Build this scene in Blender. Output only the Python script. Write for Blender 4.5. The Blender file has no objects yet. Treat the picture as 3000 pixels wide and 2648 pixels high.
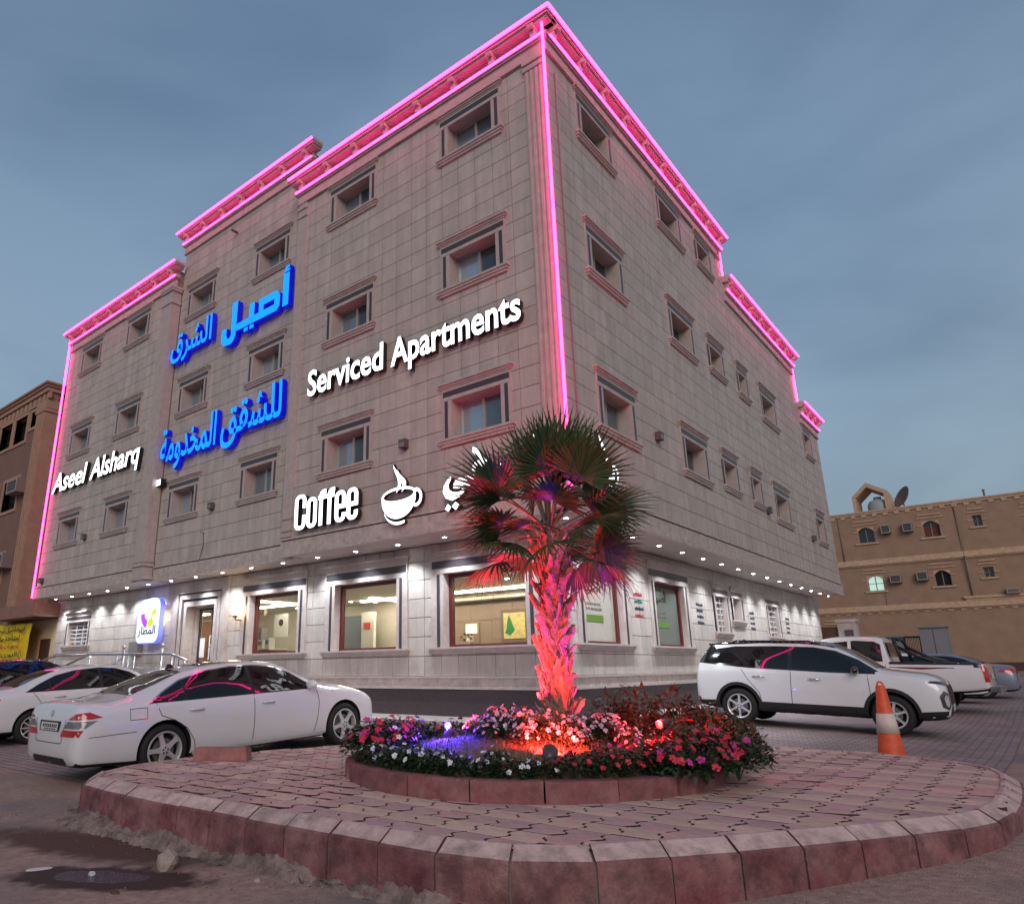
import bpy, bmesh, math, random
from math import radians as rad, sin, cos, pi
from mathutils import Matrix, Vector
from mathutils.bvhtree import BVHTree
random.seed(7)
SC = bpy.context.scene
COL = SC.collection

# ------------------------------------------------------------------ camera
CAM = Vector((5.716, -10.353, 1.5))
YAW, PITCH, ROLL = rad(39.611), rad(16.249), rad(-0.598)
Fv = Vector((-sin(YAW)*cos(PITCH), cos(YAW)*cos(PITCH), sin(PITCH)))
Rv = Vector((cos(YAW), sin(YAW), 0))
Uv = Rv.cross(Fv)
R2 = cos(ROLL)*Rv + sin(ROLL)*Uv
U2 = -sin(ROLL)*Rv + cos(ROLL)*Uv
cam = bpy.data.cameras.new('camera')
cam.lens = 2064.172/3000*36
cam.sensor_width = 36
cam.shift_x = 202.558/3000
cam.shift_y = 33.587/3000
cam.clip_start = 0.05
cam.clip_end = 2000
cam_ob = bpy.data.objects.new('camera', cam)
COL.objects.link(cam_ob)
m = Matrix((R2, U2, -Fv)).transposed().to_4x4()
m.translation = CAM
cam_ob.matrix_world = m
SC.camera = cam_ob

# ------------------------------------------------------------------ dusk sky and last light of the sun
SUN_EL, SUN_AZ = rad(9.0), rad(140.0)      # low behind the photographer; azimuth from +Y towards +X
W = bpy.data.worlds.new('World')
SC.world = W
W.use_nodes = True
nt = W.node_tree
nt.nodes.clear()
def wn(t, **k):
    n = nt.nodes.new(t)
    for a, b in k.items(): setattr(n, a, b)
    return n
sky = wn('ShaderNodeTexSky', sky_type='NISHITA', sun_disc=False, sun_elevation=SUN_EL, sun_rotation=SUN_AZ,
         altitude=600, air_density=1.3, dust_density=0.6, ozone_density=3.0)
tc = wn('ShaderNodeTexCoord')
mp = wn('ShaderNodeMapping')
mp.inputs['Scale'].default_value = (1.0, 1.0, 2.1)
mp.inputs['Rotation'].default_value = (0.25, 0.1, 0.5)
nz = wn('ShaderNodeTexNoise')
nz.inputs['Scale'].default_value = 1.9
nz.inputs['Detail'].default_value = 5.0
nz.inputs['Roughness'].default_value = 0.5
nz.inputs['Distortion'].default_value = 0.35
cr = wn('ShaderNodeValToRGB')
cr.color_ramp.elements[0].position = 0.43
cr.color_ramp.elements[1].position = 0.68
tint = wn('ShaderNodeMix', data_type='RGBA', blend_type='MULTIPLY')
tint.inputs['Factor'].default_value = 1.0
tint.inputs[7].default_value = (1.0, 1.0, 1.04, 1)
# thin dusk veil: thicker towards the horizon, broken up by soft cloud
veil = wn('ShaderNodeMix', data_type='RGBA')
veil.inputs[6].default_value = (1.58, 1.98, 2.36, 1)
veil.inputs[7].default_value = (0.98, 1.22, 1.48, 1)
sepv = wn('ShaderNodeSeparateXYZ')
mrz = wn('ShaderNodeMapRange')
for k_, v_ in (('From Min', 0.05), ('From Max', 0.80), ('To Min', 0.95), ('To Max', 0.30)): mrz.inputs[k_].default_value = v_
mx = wn('ShaderNodeMix', data_type='RGBA')
bg = wn('ShaderNodeBackground')
bg.inputs['Strength'].default_value = 0.13
out = wn('ShaderNodeOutputWorld')
L = nt.links.new
L(tc.outputs['Generated'], mp.inputs['Vector']); L(mp.outputs[0], nz.inputs['Vector'])
L(nz.outputs['Fac'], cr.inputs[0]); L(cr.outputs[0], veil.inputs['Factor'])
L(tc.outputs['Generated'], sepv.inputs[0]); L(sepv.outputs['Z'], mrz.inputs['Value'])
L(sky.outputs[0], tint.inputs[6]); L(mrz.outputs[0], mx.inputs['Factor'])
L(tint.outputs[2], mx.inputs[6]); L(veil.outputs[2], mx.inputs[7])
L(mx.outputs[2], bg.inputs['Color']); L(bg.outputs[0], out.inputs['Surface'])

sun = bpy.data.lights.new('sun', 'SUN')
sun.energy = 0.95
sun.angle = rad(35)
sun.color = (1.0, 0.82, 0.72)
sun_ob = bpy.data.objects.new('sun', sun)
COL.objects.link(sun_ob)
sd = Vector((sin(SUN_AZ)*cos(rad(27)), cos(SUN_AZ)*cos(rad(27)), sin(rad(27))))
sun_ob.rotation_euler = (-sd).to_track_quat('-Z', 'Y').to_euler()
sun_ob.location = (20, -30, 30)

SC.view_settings.view_transform = 'Standard'
SC.view_settings.look = 'None'
SC.view_settings.gamma = 1
SC.view_settings.use_curve_mapping = False
SC.view_settings.exposure = 0.5
SC.render.engine = 'CYCLES'
SC.cycles.use_denoising = True
SC.cycles.max_bounces = 6
SC.cycles.sample_clamp_indirect = 4.0

# ------------------------------------------------------------------ materials
MATS = {}
def P(name, col, rough=0.6, metal=0.0, spec=0.5, emit=None, es=0.0, coat=0.0, var=0.0, vscale=6.0, bump=0.0, bscale=60.0,
      island=0.0, col2=None, trans=0.0, stretch=None, grime=0.0):
    """principled material; var = noise colour variation, island = per-piece value variation, bump = fine relief"""
    if name in MATS: return MATS[name]
    ma = bpy.data.materials.new(name)
    ma.use_nodes = True
    t = ma.node_tree
    b = t.nodes['Principled BSDF']
    b.inputs['Base Color'].default_value = (*col, 1)
    b.inputs['Roughness'].default_value = rough
    b.inputs['Metallic'].default_value = metal
    b.inputs['Specular IOR Level'].default_value = spec
    b.inputs['Coat Weight'].default_value = coat
    b.inputs['Coat Roughness'].default_value = 0.04
    b.inputs['Transmission Weight'].default_value = trans
    if emit:
        b.inputs['Emission Color'].default_value = (*emit, 1)
        b.inputs['Emission Strength'].default_value = es
    lk = t.links.new
    co = None
    if var or bump or col2 or grime:
        tcn = t.nodes.new('ShaderNodeTexCoord')
        co = tcn.outputs['Object']
        if stretch:
            mpn = t.nodes.new('ShaderNodeMapping')
            mpn.inputs['Scale'].default_value = stretch
            lk(co, mpn.inputs[0]); co = mpn.outputs[0]
    src = None
    if var or col2:
        n1 = t.nodes.new('ShaderNodeTexNoise')
        n1.inputs['Scale'].default_value = vscale
        n1.inputs['Detail'].default_value = 6
        n1.inputs['Roughness'].default_value = 0.65
        lk(co, n1.inputs['Vector'])
        r1 = t.nodes.new('ShaderNodeValToRGB')
        r1.color_ramp.elements[0].position = 0.3
        r1.color_ramp.elements[1].position = 0.7
        lo = col2 if col2 else tuple(c*(1-var) for c in col)
        hi = col if col2 else tuple(min(1, c*(1+var)) for c in col)
        r1.color_ramp.elements[0].color = (*lo, 1)
        r1.color_ramp.elements[1].color = (*hi, 1)
        lk(n1.outputs['Fac'], r1.inputs[0])
        src = r1.outputs[0]
    if island:
        g = t.nodes.new('ShaderNodeNewGeometry')
        oi = t.nodes.new('ShaderNodeObjectInfo')
        ad = t.nodes.new('ShaderNodeMath'); ad.operation = 'ADD'
        lk(g.outputs['Random Per Island'], ad.inputs[0]); lk(oi.outputs['Random'], ad.inputs[1])
        fr = t.nodes.new('ShaderNodeMath'); fr.operation = 'FRACT'
        lk(ad.outputs[0], fr.inputs[0])
        mr = t.nodes.new('ShaderNodeMapRange')
        mr.inputs['To Min'].default_value = 1-island
        mr.inputs['To Max'].default_value = 1+island
        lk(fr.outputs[0], mr.inputs[0])
        hs = t.nodes.new('ShaderNodeHueSaturation')
        if src: lk(src, hs.inputs['Color'])
        else: hs.inputs['Color'].default_value = (*col, 1)
        lk(mr.outputs[0], hs.inputs['Value'])
        src = hs.outputs[0]
    if grime:      # blotches of dirt and wear
        n3 = t.nodes.new('ShaderNodeTexNoise')
        n3.inputs['Scale'].default_value = 5.5
        n3.inputs['Detail'].default_value = 9
        n3.inputs['Roughness'].default_value = 0.72
        lk(co, n3.inputs['Vector'])
        m3 = t.nodes.new('ShaderNodeMapRange')
        m3.inputs['From Min'].default_value = 0.38
        m3.inputs['From Max'].default_value = 0.56
        m3.inputs['To Min'].default_value = 1-grime
        m3.inputs['To Max'].default_value = 1.0
        lk(n3.outputs['Fac'], m3.inputs['Value'])
        h3 = t.nodes.new('ShaderNodeHueSaturation')
        if src: lk(src, h3.inputs['Color'])
        else: h3.inputs['Color'].default_value = (*col, 1)
        lk(m3.outputs[0], h3.inputs['Value'])
        src = h3.outputs[0]
    if name == 'cladding_stone':      # faint vertical wash marks
        mp4 = t.nodes.new('ShaderNodeMapping'); mp4.inputs['Scale'].default_value = (2.6, 2.6, .16)
        n4 = t.nodes.new('ShaderNodeTexNoise'); n4.inputs['Scale'].default_value = 1.6; n4.inputs['Detail'].default_value = 7; n4.inputs['Roughness'].default_value = .65
        lk(tcn.outputs['Object'], mp4.inputs[0]); lk(mp4.outputs[0], n4.inputs['Vector'])
        m4 = t.nodes.new('ShaderNodeMapRange')
        for k_, v_ in (('From Min',.35),('From Max',.62),('To Min',.84),('To Max',1.04)): m4.inputs[k_].default_value = v_
        lk(n4.outputs['Fac'], m4.inputs['Value'])
        h4 = t.nodes.new('ShaderNodeHueSaturation'); lk(src, h4.inputs['Color']); lk(m4.outputs[0], h4.inputs['Value'])
        src = h4.outputs[0]
    if src: lk(src, b.inputs['Base Color'])
    if bump:
        n2 = t.nodes.new('ShaderNodeTexNoise')
        n2.inputs['Scale'].default_value = bscale
        n2.inputs['Detail'].default_value = 4
        lk(co, n2.inputs['Vector'])
        bp = t.nodes.new('ShaderNodeBump')
        bp.inputs['Strength'].default_value = bump
        bp.inputs['Distance'].default_value = 0.02
        lk(n2.outputs['Fac'], bp.inputs['Height'])
        lk(bp.outputs[0], b.inputs['Normal'])
    MATS[name] = ma
    return ma
def EM(name, col, s, base=None):
    return P(name, base or tuple(.35*c for c in col), 0.4, emit=col, es=s)

STONE = P('cladding_stone', (0.485, 0.420, 0.375), 0.55, var=0.08, vscale=3.0, bump=0.06, bscale=50, island=0.075, grime=0.08)
TRIM = P('carved_trim_stone', (0.47, 0.39, 0.36), 0.6, var=0.10, vscale=7, bump=0.08, bscale=70, grime=0.12)
TRAV = P('travertine_band', (0.46, 0.385, 0.345), 0.6, var=0.28, vscale=9, bump=0.15, bscale=30, stretch=(0.6, 0.6, 3))
JOINT = P('tile_joint', (0.24, 0.19, 0.175), 0.9)
DARKST = P('dark_granite_strip', (0.055, 0.045, 0.05), 0.35, var=0.3, vscale=30)
PLINTH = P('dark_plinth_granite', (0.06, 0.042, 0.046), 0.4, var=0.35, vscale=25, bump=0.05)
ALU = P('window_aluminium', (0.42, 0.36, 0.33), 0.4, metal=0.3)
PANE = P('upper_window_glass', (0.30, 0.38, 0.44), 0.05, metal=0.55, spec=0.8, island=.3)
PANE3 = P('dark_house_glass', (0.02, 0.02, 0.022), 0.08, spec=0.7)
PANE2 = P('screened_window_glass', (0.10, 0.13, 0.15), 0.09, metal=0.4, spec=0.6, island=.4)
NEON = EM('pink_led_tube', (1.0, 0.026, 0.26), 11.0)
SIGNW = EM('white_lit_letter_face', (0.93, 0.96, 1.0), 2.2)
SIGNB = EM('blue_lit_letter_face', (0.0, 0.25, 1.0), 1.05)
SIGNBS = EM('blue_lit_letter_side', (0.0, 0.002, 0.62), 0.45)
BLACK = P('black_letter_return', (0.012, 0.012, 0.014), 0.5)
SPOTD = EM('downlight_diffuser', (0.85, 0.93, 1.0), 45)
STEEL = P('brushed_steel', (0.45, 0.43, 0.44), 0.3, metal=0.9)
MAROON = P('maroon_frame', (0.10, 0.015, 0.015), 0.35)

# ------------------------------------------------------------------ mesh helpers
class MB:
    def __init__(s): s.v = []; s.f = []; s.m = []
    def add(s, vs, fs, mi=0):
        o = len(s.v)
        s.v += [tuple(v) for v in vs]
        for f in fs: s.f.append(tuple(i+o for i in f)); s.m.append(mi)
    def box(s, x0, x1, y0, y1, z0, z1, mi=0):
        vs = [(x0,y0,z0),(x1,y0,z0),(x1,y1,z0),(x0,y1,z0),(x0,y0,z1),(x1,y0,z1),(x1,y1,z1),(x0,y1,z1)]
        s.add(vs, [(0,3,2,1),(4,5,6,7),(0,1,5,4),(1,2,6,5),(2,3,7,6),(3,0,4,7)], mi)
    def prism(s, poly, z0, z1, mi=0, top=None):
        """poly in xy, counter-clockwise; extruded along z"""
        n = len(poly)
        t = top or poly
        s.add([(x,y,z0) for x,y in poly]+[(x,y,z1) for x,y in t],
              [tuple(range(n-1,-1,-1)), tuple(range(n,2*n))]+[(i,(i+1)%n,n+(i+1)%n,n+i) for i in range(n)], mi)
    def tube(s, pts, r, n=8, mi=0, cap=True):
        pts = [Vector(p) for p in pts]
        rs = r if isinstance(r, (list, tuple)) else [r]*len(pts)
        rings = []
        up = Vector((0,0,1))
        for i, p in enumerate(pts):
            d = (pts[min(i+1,len(pts)-1)]-pts[max(i-1,0)]).normalized()
            a = d.cross(up)
            if a.length < 1e-3: a = d.cross(Vector((0,1,0)))
            a.normalize(); b = d.cross(a).normalized()
            rings.append([p+(a*cos(2*pi*k/n)+b*sin(2*pi*k/n))*rs[i] for k in range(n)])
        vs = [v for q in rings for v in q]
        fs = []
        for i in range(len(rings)-1):
            for k in range(n):
                fs.append((i*n+k, (i+1)*n+k, (i+1)*n+(k+1)%n, i*n+(k+1)%n))
        if cap:
            fs.append(tuple(range(n))); fs.append(tuple((len(rings)-1)*n+k for k in range(n-1,-1,-1)))
        s.add(vs, fs, mi)
    def lathe(s, prof, n=16, mi=0, center=(0,0,0)):
        """prof: (r,z) list, axis z"""
        cx, cy, cz = center
        o = len(s.v)
        vs = []
        for r, z in prof:
            for k in range(n):
                a = 2*pi*k/n
                vs.append((cx+r*cos(a), cy+r*sin(a), cz+z))
        fs = [(i*n+k, i*n+(k+1)%n, (i+1)*n+(k+1)%n, (i+1)*n+k) for i in range(len(prof)-1) for k in range(n)]
        s.add(vs, fs, mi)
    def mesh(s, name, mats, smooth=False, angle=None):
        me = bpy.data.meshes.new(name)
        me.from_pydata(s.v, [], s.f)
        for x in (mats if isinstance(mats, (list, tuple)) else [mats]): me.materials.append(x)
        me.polygons.foreach_set('material_index', s.m)
        if smooth or angle: me.polygons.foreach_set('use_smooth', [True]*len(me.polygons))
        if angle: me.set_sharp_from_angle(angle=rad(angle))
        me.update()
        return me
    def build(s, name, mats, parent=None, mat=None, smooth=False, angle=None, **kw):
        return link(name, s.mesh(name, mats, smooth, angle), parent, mat, **kw)
def link(name, me, parent=None, mat=None, label=None, cat=None, group=None, kind=None):
    o = bpy.data.objects.new(name, me)
    COL.objects.link(o)
    if parent: o.parent = parent
    if mat is not None: o.matrix_local = mat
    tag(o, label, cat, group, kind)
    return o
def tag(o, label=None, cat=None, group=None, kind=None):
    if label: o['label'] = label
    if cat: o['category'] = cat
    if group: o['group'] = group
    if kind: o['kind'] = kind
    return o
def empty(name, loc=(0,0,0), rz=0, label=None, cat=None, group=None, mat=None):
    o = bpy.data.objects.new(name, None)
    o.empty_display_size = 0.2
    COL.objects.link(o)
    o.location = loc
    o.rotation_euler = (0,0,rz)
    if mat is not None: o.matrix_world = mat
    return tag(o, label, cat, group)
def kids(o): return [c for c in bpy.data.objects if c.parent == o]
def copy_tree(o, parent=None, ch=None):
    c = o.copy(); COL.objects.link(c); c.parent = parent
    for k in list(o.children): copy_tree(k, c)
    return c
def lerp(a, b, t): return a+(b-a)*t
def interp(tab, x, j):
    """smooth (monotone cubic) interpolation of column j of a table sorted by column 0"""
    n = len(tab)
    if x <= tab[0][0]: return tab[0][j]
    if x >= tab[-1][0]: return tab[-1][j]
    i = max(k for k in range(n-1) if tab[k][0] <= x)
    def d(k): return (tab[k+1][j]-tab[k][j])/(tab[k+1][0]-tab[k][0])
    def mslope(k):
        if k == 0: return d(0)
        if k == n-1: return d(n-2)
        a, b = d(k-1), d(k)
        return 0 if a*b <= 0 else 2*a*b/(a+b)
    h = tab[i+1][0]-tab[i][0]
    t = (x-tab[i][0])/h
    m0, m1 = mslope(i)*h, mslope(i+1)*h
    return (2*t**3-3*t*t+1)*tab[i][j]+(t**3-2*t*t+t)*m0+(-2*t**3+3*t*t)*tab[i+1][j]+(t**3-t*t)*m1
def sub_rects(r, holes):
    """rectangle (x0,x1,y0,y1) minus holes -> rectangles"""
    out = [r]
    for h in holes:
        nx = []
        for (a,b,c,d) in out:
            if h[1] <= a+1e-6 or h[0] >= b-1e-6 or h[3] <= c+1e-6 or h[2] >= d-1e-6:
                nx.append((a,b,c,d)); continue
            x0, x1 = max(a,h[0]), min(b,h[1])
            if h[0] > a+1e-6: nx.append((a,h[0],c,d))
            if h[1] < b-1e-6: nx.append((h[1],b,c,d))
            if h[2] > c+1e-6: nx.append((x0,x1,c,h[2]))
            if h[3] < d-1e-6: nx.append((x0,x1,h[3],d))
        out = nx
    return out
def gz(y, x=0.0):
    """street level, rising towards the buildings"""
    pts = [(-1e4,.02),(-7,.02),(-3.4,.2),(0,.345),(3,.38),(20,.38),(48,1.0),(1e4,1.0)]
    for (a,b),(c,d) in zip(pts, pts[1:]):
        if y <= c:
            z = b+(d-b)*(y-a)/(c-a); break
    # the parking bays on the right fall gently towards the road
    k = max(0, min(1, (y+1)/4))*max(0, min(1, (15-y)/5))
    return z-.04*k*max(0, min(5.5, x-.5))
# local frames of the facades: (a along the wall, b up, c outwards)
def frame(left, off=0.0):
    m = Matrix.Identity(4)
    if left: cols = (Vector((1,0,0)), Vector((0,0,1)), Vector((0,-1,0)))
    else: cols = (Vector((0,1,0)), Vector((0,0,1)), Vector((1,0,0)))
    for i, c in enumerate(cols):
        for r in range(3): m[r][i] = c[r]
    m.translation = Vector((0,off,0)) if left else Vector((off,0,0))
    return m
def T(x, y, z): return Matrix.Translation((x,y,z))

# ------------------------------------------------------------------ lettering
_AR = {}
for ch, base, dual in [('ا',0xFE8D,0),('أ',0xFE83,0),('د',0xFEA9,0),('ر',0xFEAD,0),('و',0xFEED,0),('ة',0xFE93,0),
    ('ب',0xFE8F,1),('ت',0xFE95,1),('ح',0xFEA1,1),('خ',0xFEA5,1),('س',0xFEB1,1),('ش',0xFEB5,1),('ص',0xFEB9,1),('ط',0xFEC1,1),
    ('ع',0xFEC9,1),('ف',0xFED1,1),('ق',0xFED5,1),('ك',0xFED9,1),('ل',0xFEDD,1),('م',0xFEE1,1),('ه',0xFEE9,1),('ي',0xFEF1,1)]:
    _AR[ch] = (base, dual)
def shape(s):
    """joins Arabic letters (presentation forms) and returns them in visual order"""
    o = []
    for i, c in enumerate(s):
        if c not in _AR: o.append(c); continue
        base, dual = _AR[c]
        pj = i > 0 and s[i-1] in _AR and _AR[s[i-1]][1]
        nj = dual and i+1 < len(s) and s[i+1] in _AR
        o.append(chr(base+(3 if pj and nj else 2 if nj else 1 if pj else 0)))
    return ''.join(reversed(o))
def text_bm(s, bold=0.0, extrude=0.0, res=3):
    c = bpy.data.curves.new('lettering', 'FONT')
    c.body = s; c.extrude = extrude; c.offset = bold; c.resolution_u = res
    o = bpy.data.objects.new('lettering', c)
    COL.objects.link(o)
    dg = bpy.context.evaluated_depsgraph_get()
    me = bpy.data.meshes.new_from_object(o.evaluated_get(dg))
    bpy.data.objects.remove(o); bpy.data.curves.remove(c)
    vs = [v.co.copy() for v in me.vertices]
    fs = [tuple(p.vertices) for p in me.polygons]
    bpy.data.meshes.remove(me)
    return vs, fs
def letters(s, x0, x1, y0, y1, depth, mats, parent, base, bold=0.02, name='letter', split=True, shear=0.0, curve=None):
    """lettering fitted to a box of the local frame, split into its separate letters; mats = [face, side]"""
    vs, fs = text_bm(s, bold, 0.05)
    ax0, ax1 = min(v.x for v in vs), max(v.x for v in vs)
    ay0, ay1 = min(v.y for v in vs), max(v.y for v in vs)
    az0, az1 = min(v.z for v in vs), max(v.z for v in vs)
    pts = []
    for v in vs:
        fx, fy = (v.x-ax0)/(ax1-ax0), (v.y-ay0)/(ay1-ay0)
        pts.append(Vector((lerp(x0,x1,fx)+shear*(fy-.5), lerp(y0,y1,fy), (v.z-az0)/max(1e-6,az1-az0)*depth)))
    par = list(range(len(vs)))
    key = {}
    def find(i):
        while par[i] != i: par[i] = par[par[i]]; i = par[i]
        return i
    for i, p in enumerate(pts):
        k = (round(p.x,4), round(p.y,4), round(p.z,4))
        if k in key: par[find(i)] = find(key[k])
        else: key[k] = i
    for f in fs:
        for i in f[1:]: par[find(i)] = find(f[0])
    comp = {}
    for fi, f in enumerate(fs): comp.setdefault(find(f[0]), []).append(fi)
    cl = []
    for c in comp.values():
        xs = [pts[i].x for fi in c for i in fs[fi]]
        cl.append([min(xs), max(xs), list(c)])
    if not split:
        cl = [[0,0,[fi for c in cl for fi in c[2]]]]
    else:
        cl.sort(key=lambda c: c[0])
        mg = []
        for c in cl:
            if mg and c[0] < mg[-1][1]-0.25*min(c[1]-c[0], mg[-1][1]-mg[-1][0]):
                mg[-1][1] = max(mg[-1][1], c[1]); mg[-1][2] += c[2]
            else: mg.append(c)
        cl = mg
    res = []
    for c in cl:
        mb = MB(); idx = {}
        for fi in c[2]:
            f = fs[fi]
            for i in f:
                if i not in idx: idx[i] = len(mb.v); mb.v.append(tuple(pts[i]))
            a, b, d = pts[f[0]], pts[f[1]], pts[f[2]]
            nrm = (b-a).cross(d-a)
            flat = abs(nrm.z) > 0.9*nrm.length and min(pts[i].z for i in f) > depth*0.5
            mb.f.append(tuple(idx[i] for i in f)); mb.m.append(0 if flat else 1)
        res.append(mb.build(name, mats, parent, base))
    return res
# ================================================================== ground
def strip_mesh(x0, x1, ys, dz, mats, name, parent=None, kind='structure', **k):
    mb = MB()
    xs = [x0]+[x for x in (.5,1.6,2.7,3.8,4.9,6) if x0 < x < x1]+[x1]
    yy = set(ys)
    for y in (-7,-3.4,-1,0,1,2,3,10,11,12,13,14,15,20,48):
        if ys[0] < y < ys[-1]: yy.add(y)
    yy = sorted(yy); nx = len(xs)
    for y in yy: mb.v += [(x,y,gz(y,x)+dz) for x in xs]
    for i in range(len(yy)-1):
        for k_ in range(nx-1): mb.f.append((nx*i+k_,nx*i+k_+1,nx*(i+1)+k_+1,nx*(i+1)+k_)); mb.m.append(0)
    return mb.build(name, mats, parent, kind=kind, **k)
def ground_mat():
    ma = bpy.data.materials.new('dusty_asphalt'); ma.use_nodes = True
    t = ma.node_tree; b = t.nodes['Principled BSDF']; lk = t.links.new
    tcn = t.nodes.new('ShaderNodeTexCoord')
    def noise(s, d=5):
        n = t.nodes.new('ShaderNodeTexNoise'); n.inputs['Scale'].default_value = s; n.inputs['Detail'].default_value = d
        lk(tcn.outputs['Object'], n.inputs['Vector']); return n.outputs['Fac']
    def ramp(f, p0, p1, c0, c1):
        r = t.nodes.new('ShaderNodeValToRGB')
        r.color_ramp.elements[0].position = p0; r.color_ramp.elements[1].position = p1
        r.color_ramp.elements[0].color = (*c0,1); r.color_ramp.elements[1].color = (*c1,1)
        lk(f, r.inputs[0]); return r.outputs[0]
    def mix(f, a, bb):
        n = t.nodes.new('ShaderNodeMix'); n.data_type = 'RGBA'
        lk(f, n.inputs['Factor']); lk(a, n.inputs[6]); lk(bb, n.inputs[7]); return n.outputs[2]
    asph = ramp(noise(170, 8), .35, .7, (.15,.12,.115), (.27,.22,.21))
    sand = ramp(noise(14, 8), .3, .75, (.29,.18,.145), (.47,.32,.26))
    msk = ramp(noise(0.55, 6), .36, .56, (0,0,0), (1,1,1))
    # the sand lies along the kerb and thins out towards the road
    sp = t.nodes.new('ShaderNodeSeparateXYZ'); lk(tcn.outputs['Object'], sp.inputs[0])
    mr = t.nodes.new('ShaderNodeMapRange')
    for k, v in (('From Min',-11.5),('From Max',-7.6),('To Min',0.25),('To Max',1.0)): mr.inputs[k].default_value = v
    lk(sp.outputs['Y'], mr.inputs['Value'])
    ml = t.nodes.new('ShaderNodeMath'); ml.operation = 'MULTIPLY'
    lk(msk, ml.inputs[0]); lk(mr.outputs[0], ml.inputs[1])
    base = mix(ml.outputs[0], asph, sand)
    wob = noise(5.5, 5)
    def stain(cx, cy, rz, rx, ry, soft):
        m1 = t.nodes.new('ShaderNodeMapping'); m1.vector_type = 'TEXTURE'
        m1.inputs['Location'].default_value = (cx,cy,0); m1.inputs['Rotation'].default_value = (0,0,rz); m1.inputs['Scale'].default_value = (rx,ry,100)
        lk(tcn.outputs['Object'], m1.inputs[0])
        ln = t.nodes.new('ShaderNodeVectorMath'); ln.operation = 'LENGTH'; lk(m1.outputs[0], ln.inputs[0])
        ad = t.nodes.new('ShaderNodeMath'); ad.operation = 'MULTIPLY_ADD'; ad.inputs[1].default_value = .9; lk(wob, ad.inputs[0]); lk(ln.outputs['Value'], ad.inputs[2])
        r_ = t.nodes.new('ShaderNodeMapRange'); r_.interpolation_type = 'SMOOTHSTEP'
        for k, v in (('From Min',1.45-soft),('From Max',1.45+soft),('To Min',1.0),('To Max',0.0)): r_.inputs[k].default_value = v
        lk(ad.outputs[0], r_.inputs['Value']); return r_.outputs[0]
    def const(c):
        n = t.nodes.new('ShaderNodeRGB'); n.outputs[0].default_value = (*c,1); return n.outputs[0]
    base = mix(stain(-1.2,-7.0,rad(12),1.5,.34,.35), base, const((.10,.045,.033)))
    wetm = stain(-.05,-7.42,rad(28),.80,.30,.18)
    base = mix(wetm, base, const((.055,.024,.02)))
    pud = stain(-.12,-7.42,rad(28),.40,.15,.10)
    base = mix(pud, base, const((.06,.045,.06)))
    lk(base, b.inputs['Base Color'])
    rg = t.nodes.new('ShaderNodeMapRange'); rg.inputs['To Min'].default_value = .88; rg.inputs['To Max'].default_value = .22
    lk(pud, rg.inputs['Value']); lk(rg.outputs[0], b.inputs['Roughness'])
    bp = t.nodes.new('ShaderNodeBump'); bp.inputs['Strength'].default_value = .8; bp.inputs['Distance'].default_value = .02
    lk(noise(75, 9), bp.inputs['Height']); lk(bp.outputs[0], b.inputs['Normal'])
    return ma
def paving_mat():
    ma = bpy.data.materials.new('grey_block_paving'); ma.use_nodes = True
    t = ma.node_tree; b = t.nodes['Principled BSDF']; lk = t.links.new
    tcn = t.nodes.new('ShaderNodeTexCoord')
    br = t.nodes.new('ShaderNodeTexBrick')
    br.inputs['Scale'].default_value = 1.0
    br.inputs['Brick Width'].default_value = .24; br.inputs['Row Height'].default_value = .14
    br.inputs['Mortar Size'].default_value = .012; br.inputs['Mortar Smooth'].default_value = .2
    br.inputs['Color1'].default_value = (.25,.19,.185,1); br.inputs['Color2'].default_value = (.33,.25,.235,1)
    br.inputs['Mortar'].default_value = (.08,.06,.06,1)
    lk(tcn.outputs['Object'], br.inputs['Vector'])
    n = t.nodes.new('ShaderNodeTexNoise'); n.inputs['Scale'].default_value = .9; n.inputs['Detail'].default_value = 7
    lk(tcn.outputs['Object'], n.inputs['Vector'])
    mr = t.nodes.new('ShaderNodeMapRange'); mr.inputs['To Min'].default_value = .5; mr.inputs['To Max'].default_value = 1.4
    lk(n.outputs['Fac'], mr.inputs['Value'])
    hs = t.nodes.new('ShaderNodeHueSaturation'); lk(br.outputs['Color'], hs.inputs['Color']); lk(mr.outputs[0], hs.inputs['Value'])
    lk(hs.outputs[0], b.inputs['Base Color'])
    b.inputs['Roughness'].default_value = .8
    bp = t.nodes.new('ShaderNodeBump'); bp.inputs['Strength'].default_value = .6; bp.inputs['Distance'].default_value = .01; bp.invert = True
    lk(br.outputs['Fac'], bp.inputs['Height']); lk(bp.outputs[0], b.inputs['Normal'])
    return ma
strip_mesh(-500, 500, [-300,-7,0,3,20,48,600], 0, ground_mat(), 'ground')
PAVE = paving_mat()
strip_mesh(-27, -3.16, [-5.6,32], .004, PAVE, 'parking_pavement')
strip_mesh(-3.16, 5.05, [-1.2,32], .004, PAVE, 'parking_pavement')
KW = P('white_kerb_concrete', (.46,.42,.40), .7, var=.15, vscale=8)
WALK = P('walkway_tiles', (.30,.235,.22), .65, var=.2, vscale=4, bump=.1)
walkway = empty('walkway', kind='structure') if False else None
mb = MB()
mb.box(-11.2, -.35, .10, 1.185, .2, .595); mb.box(-1.185, -.62, 1.185, 21.6, .2, .595)
wk = mb.build('walkway_pavement', WALK, kind='structure')
mb = MB()
x = -11.2
while x < -.4:
    mb.box(x+.004, min(x+.5,-.23)-.004, -.03, .095, .18, .60); x += .5
mb.box(-.345,-.23,.10,1.3,.18,.60)
y = 1.30
while y < 21.5:
    mb.box(-.615, -.50, y+.004, y+.496, .18, .60); y += .5
mb.build('walkway_kerb', KW, wk)

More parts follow.
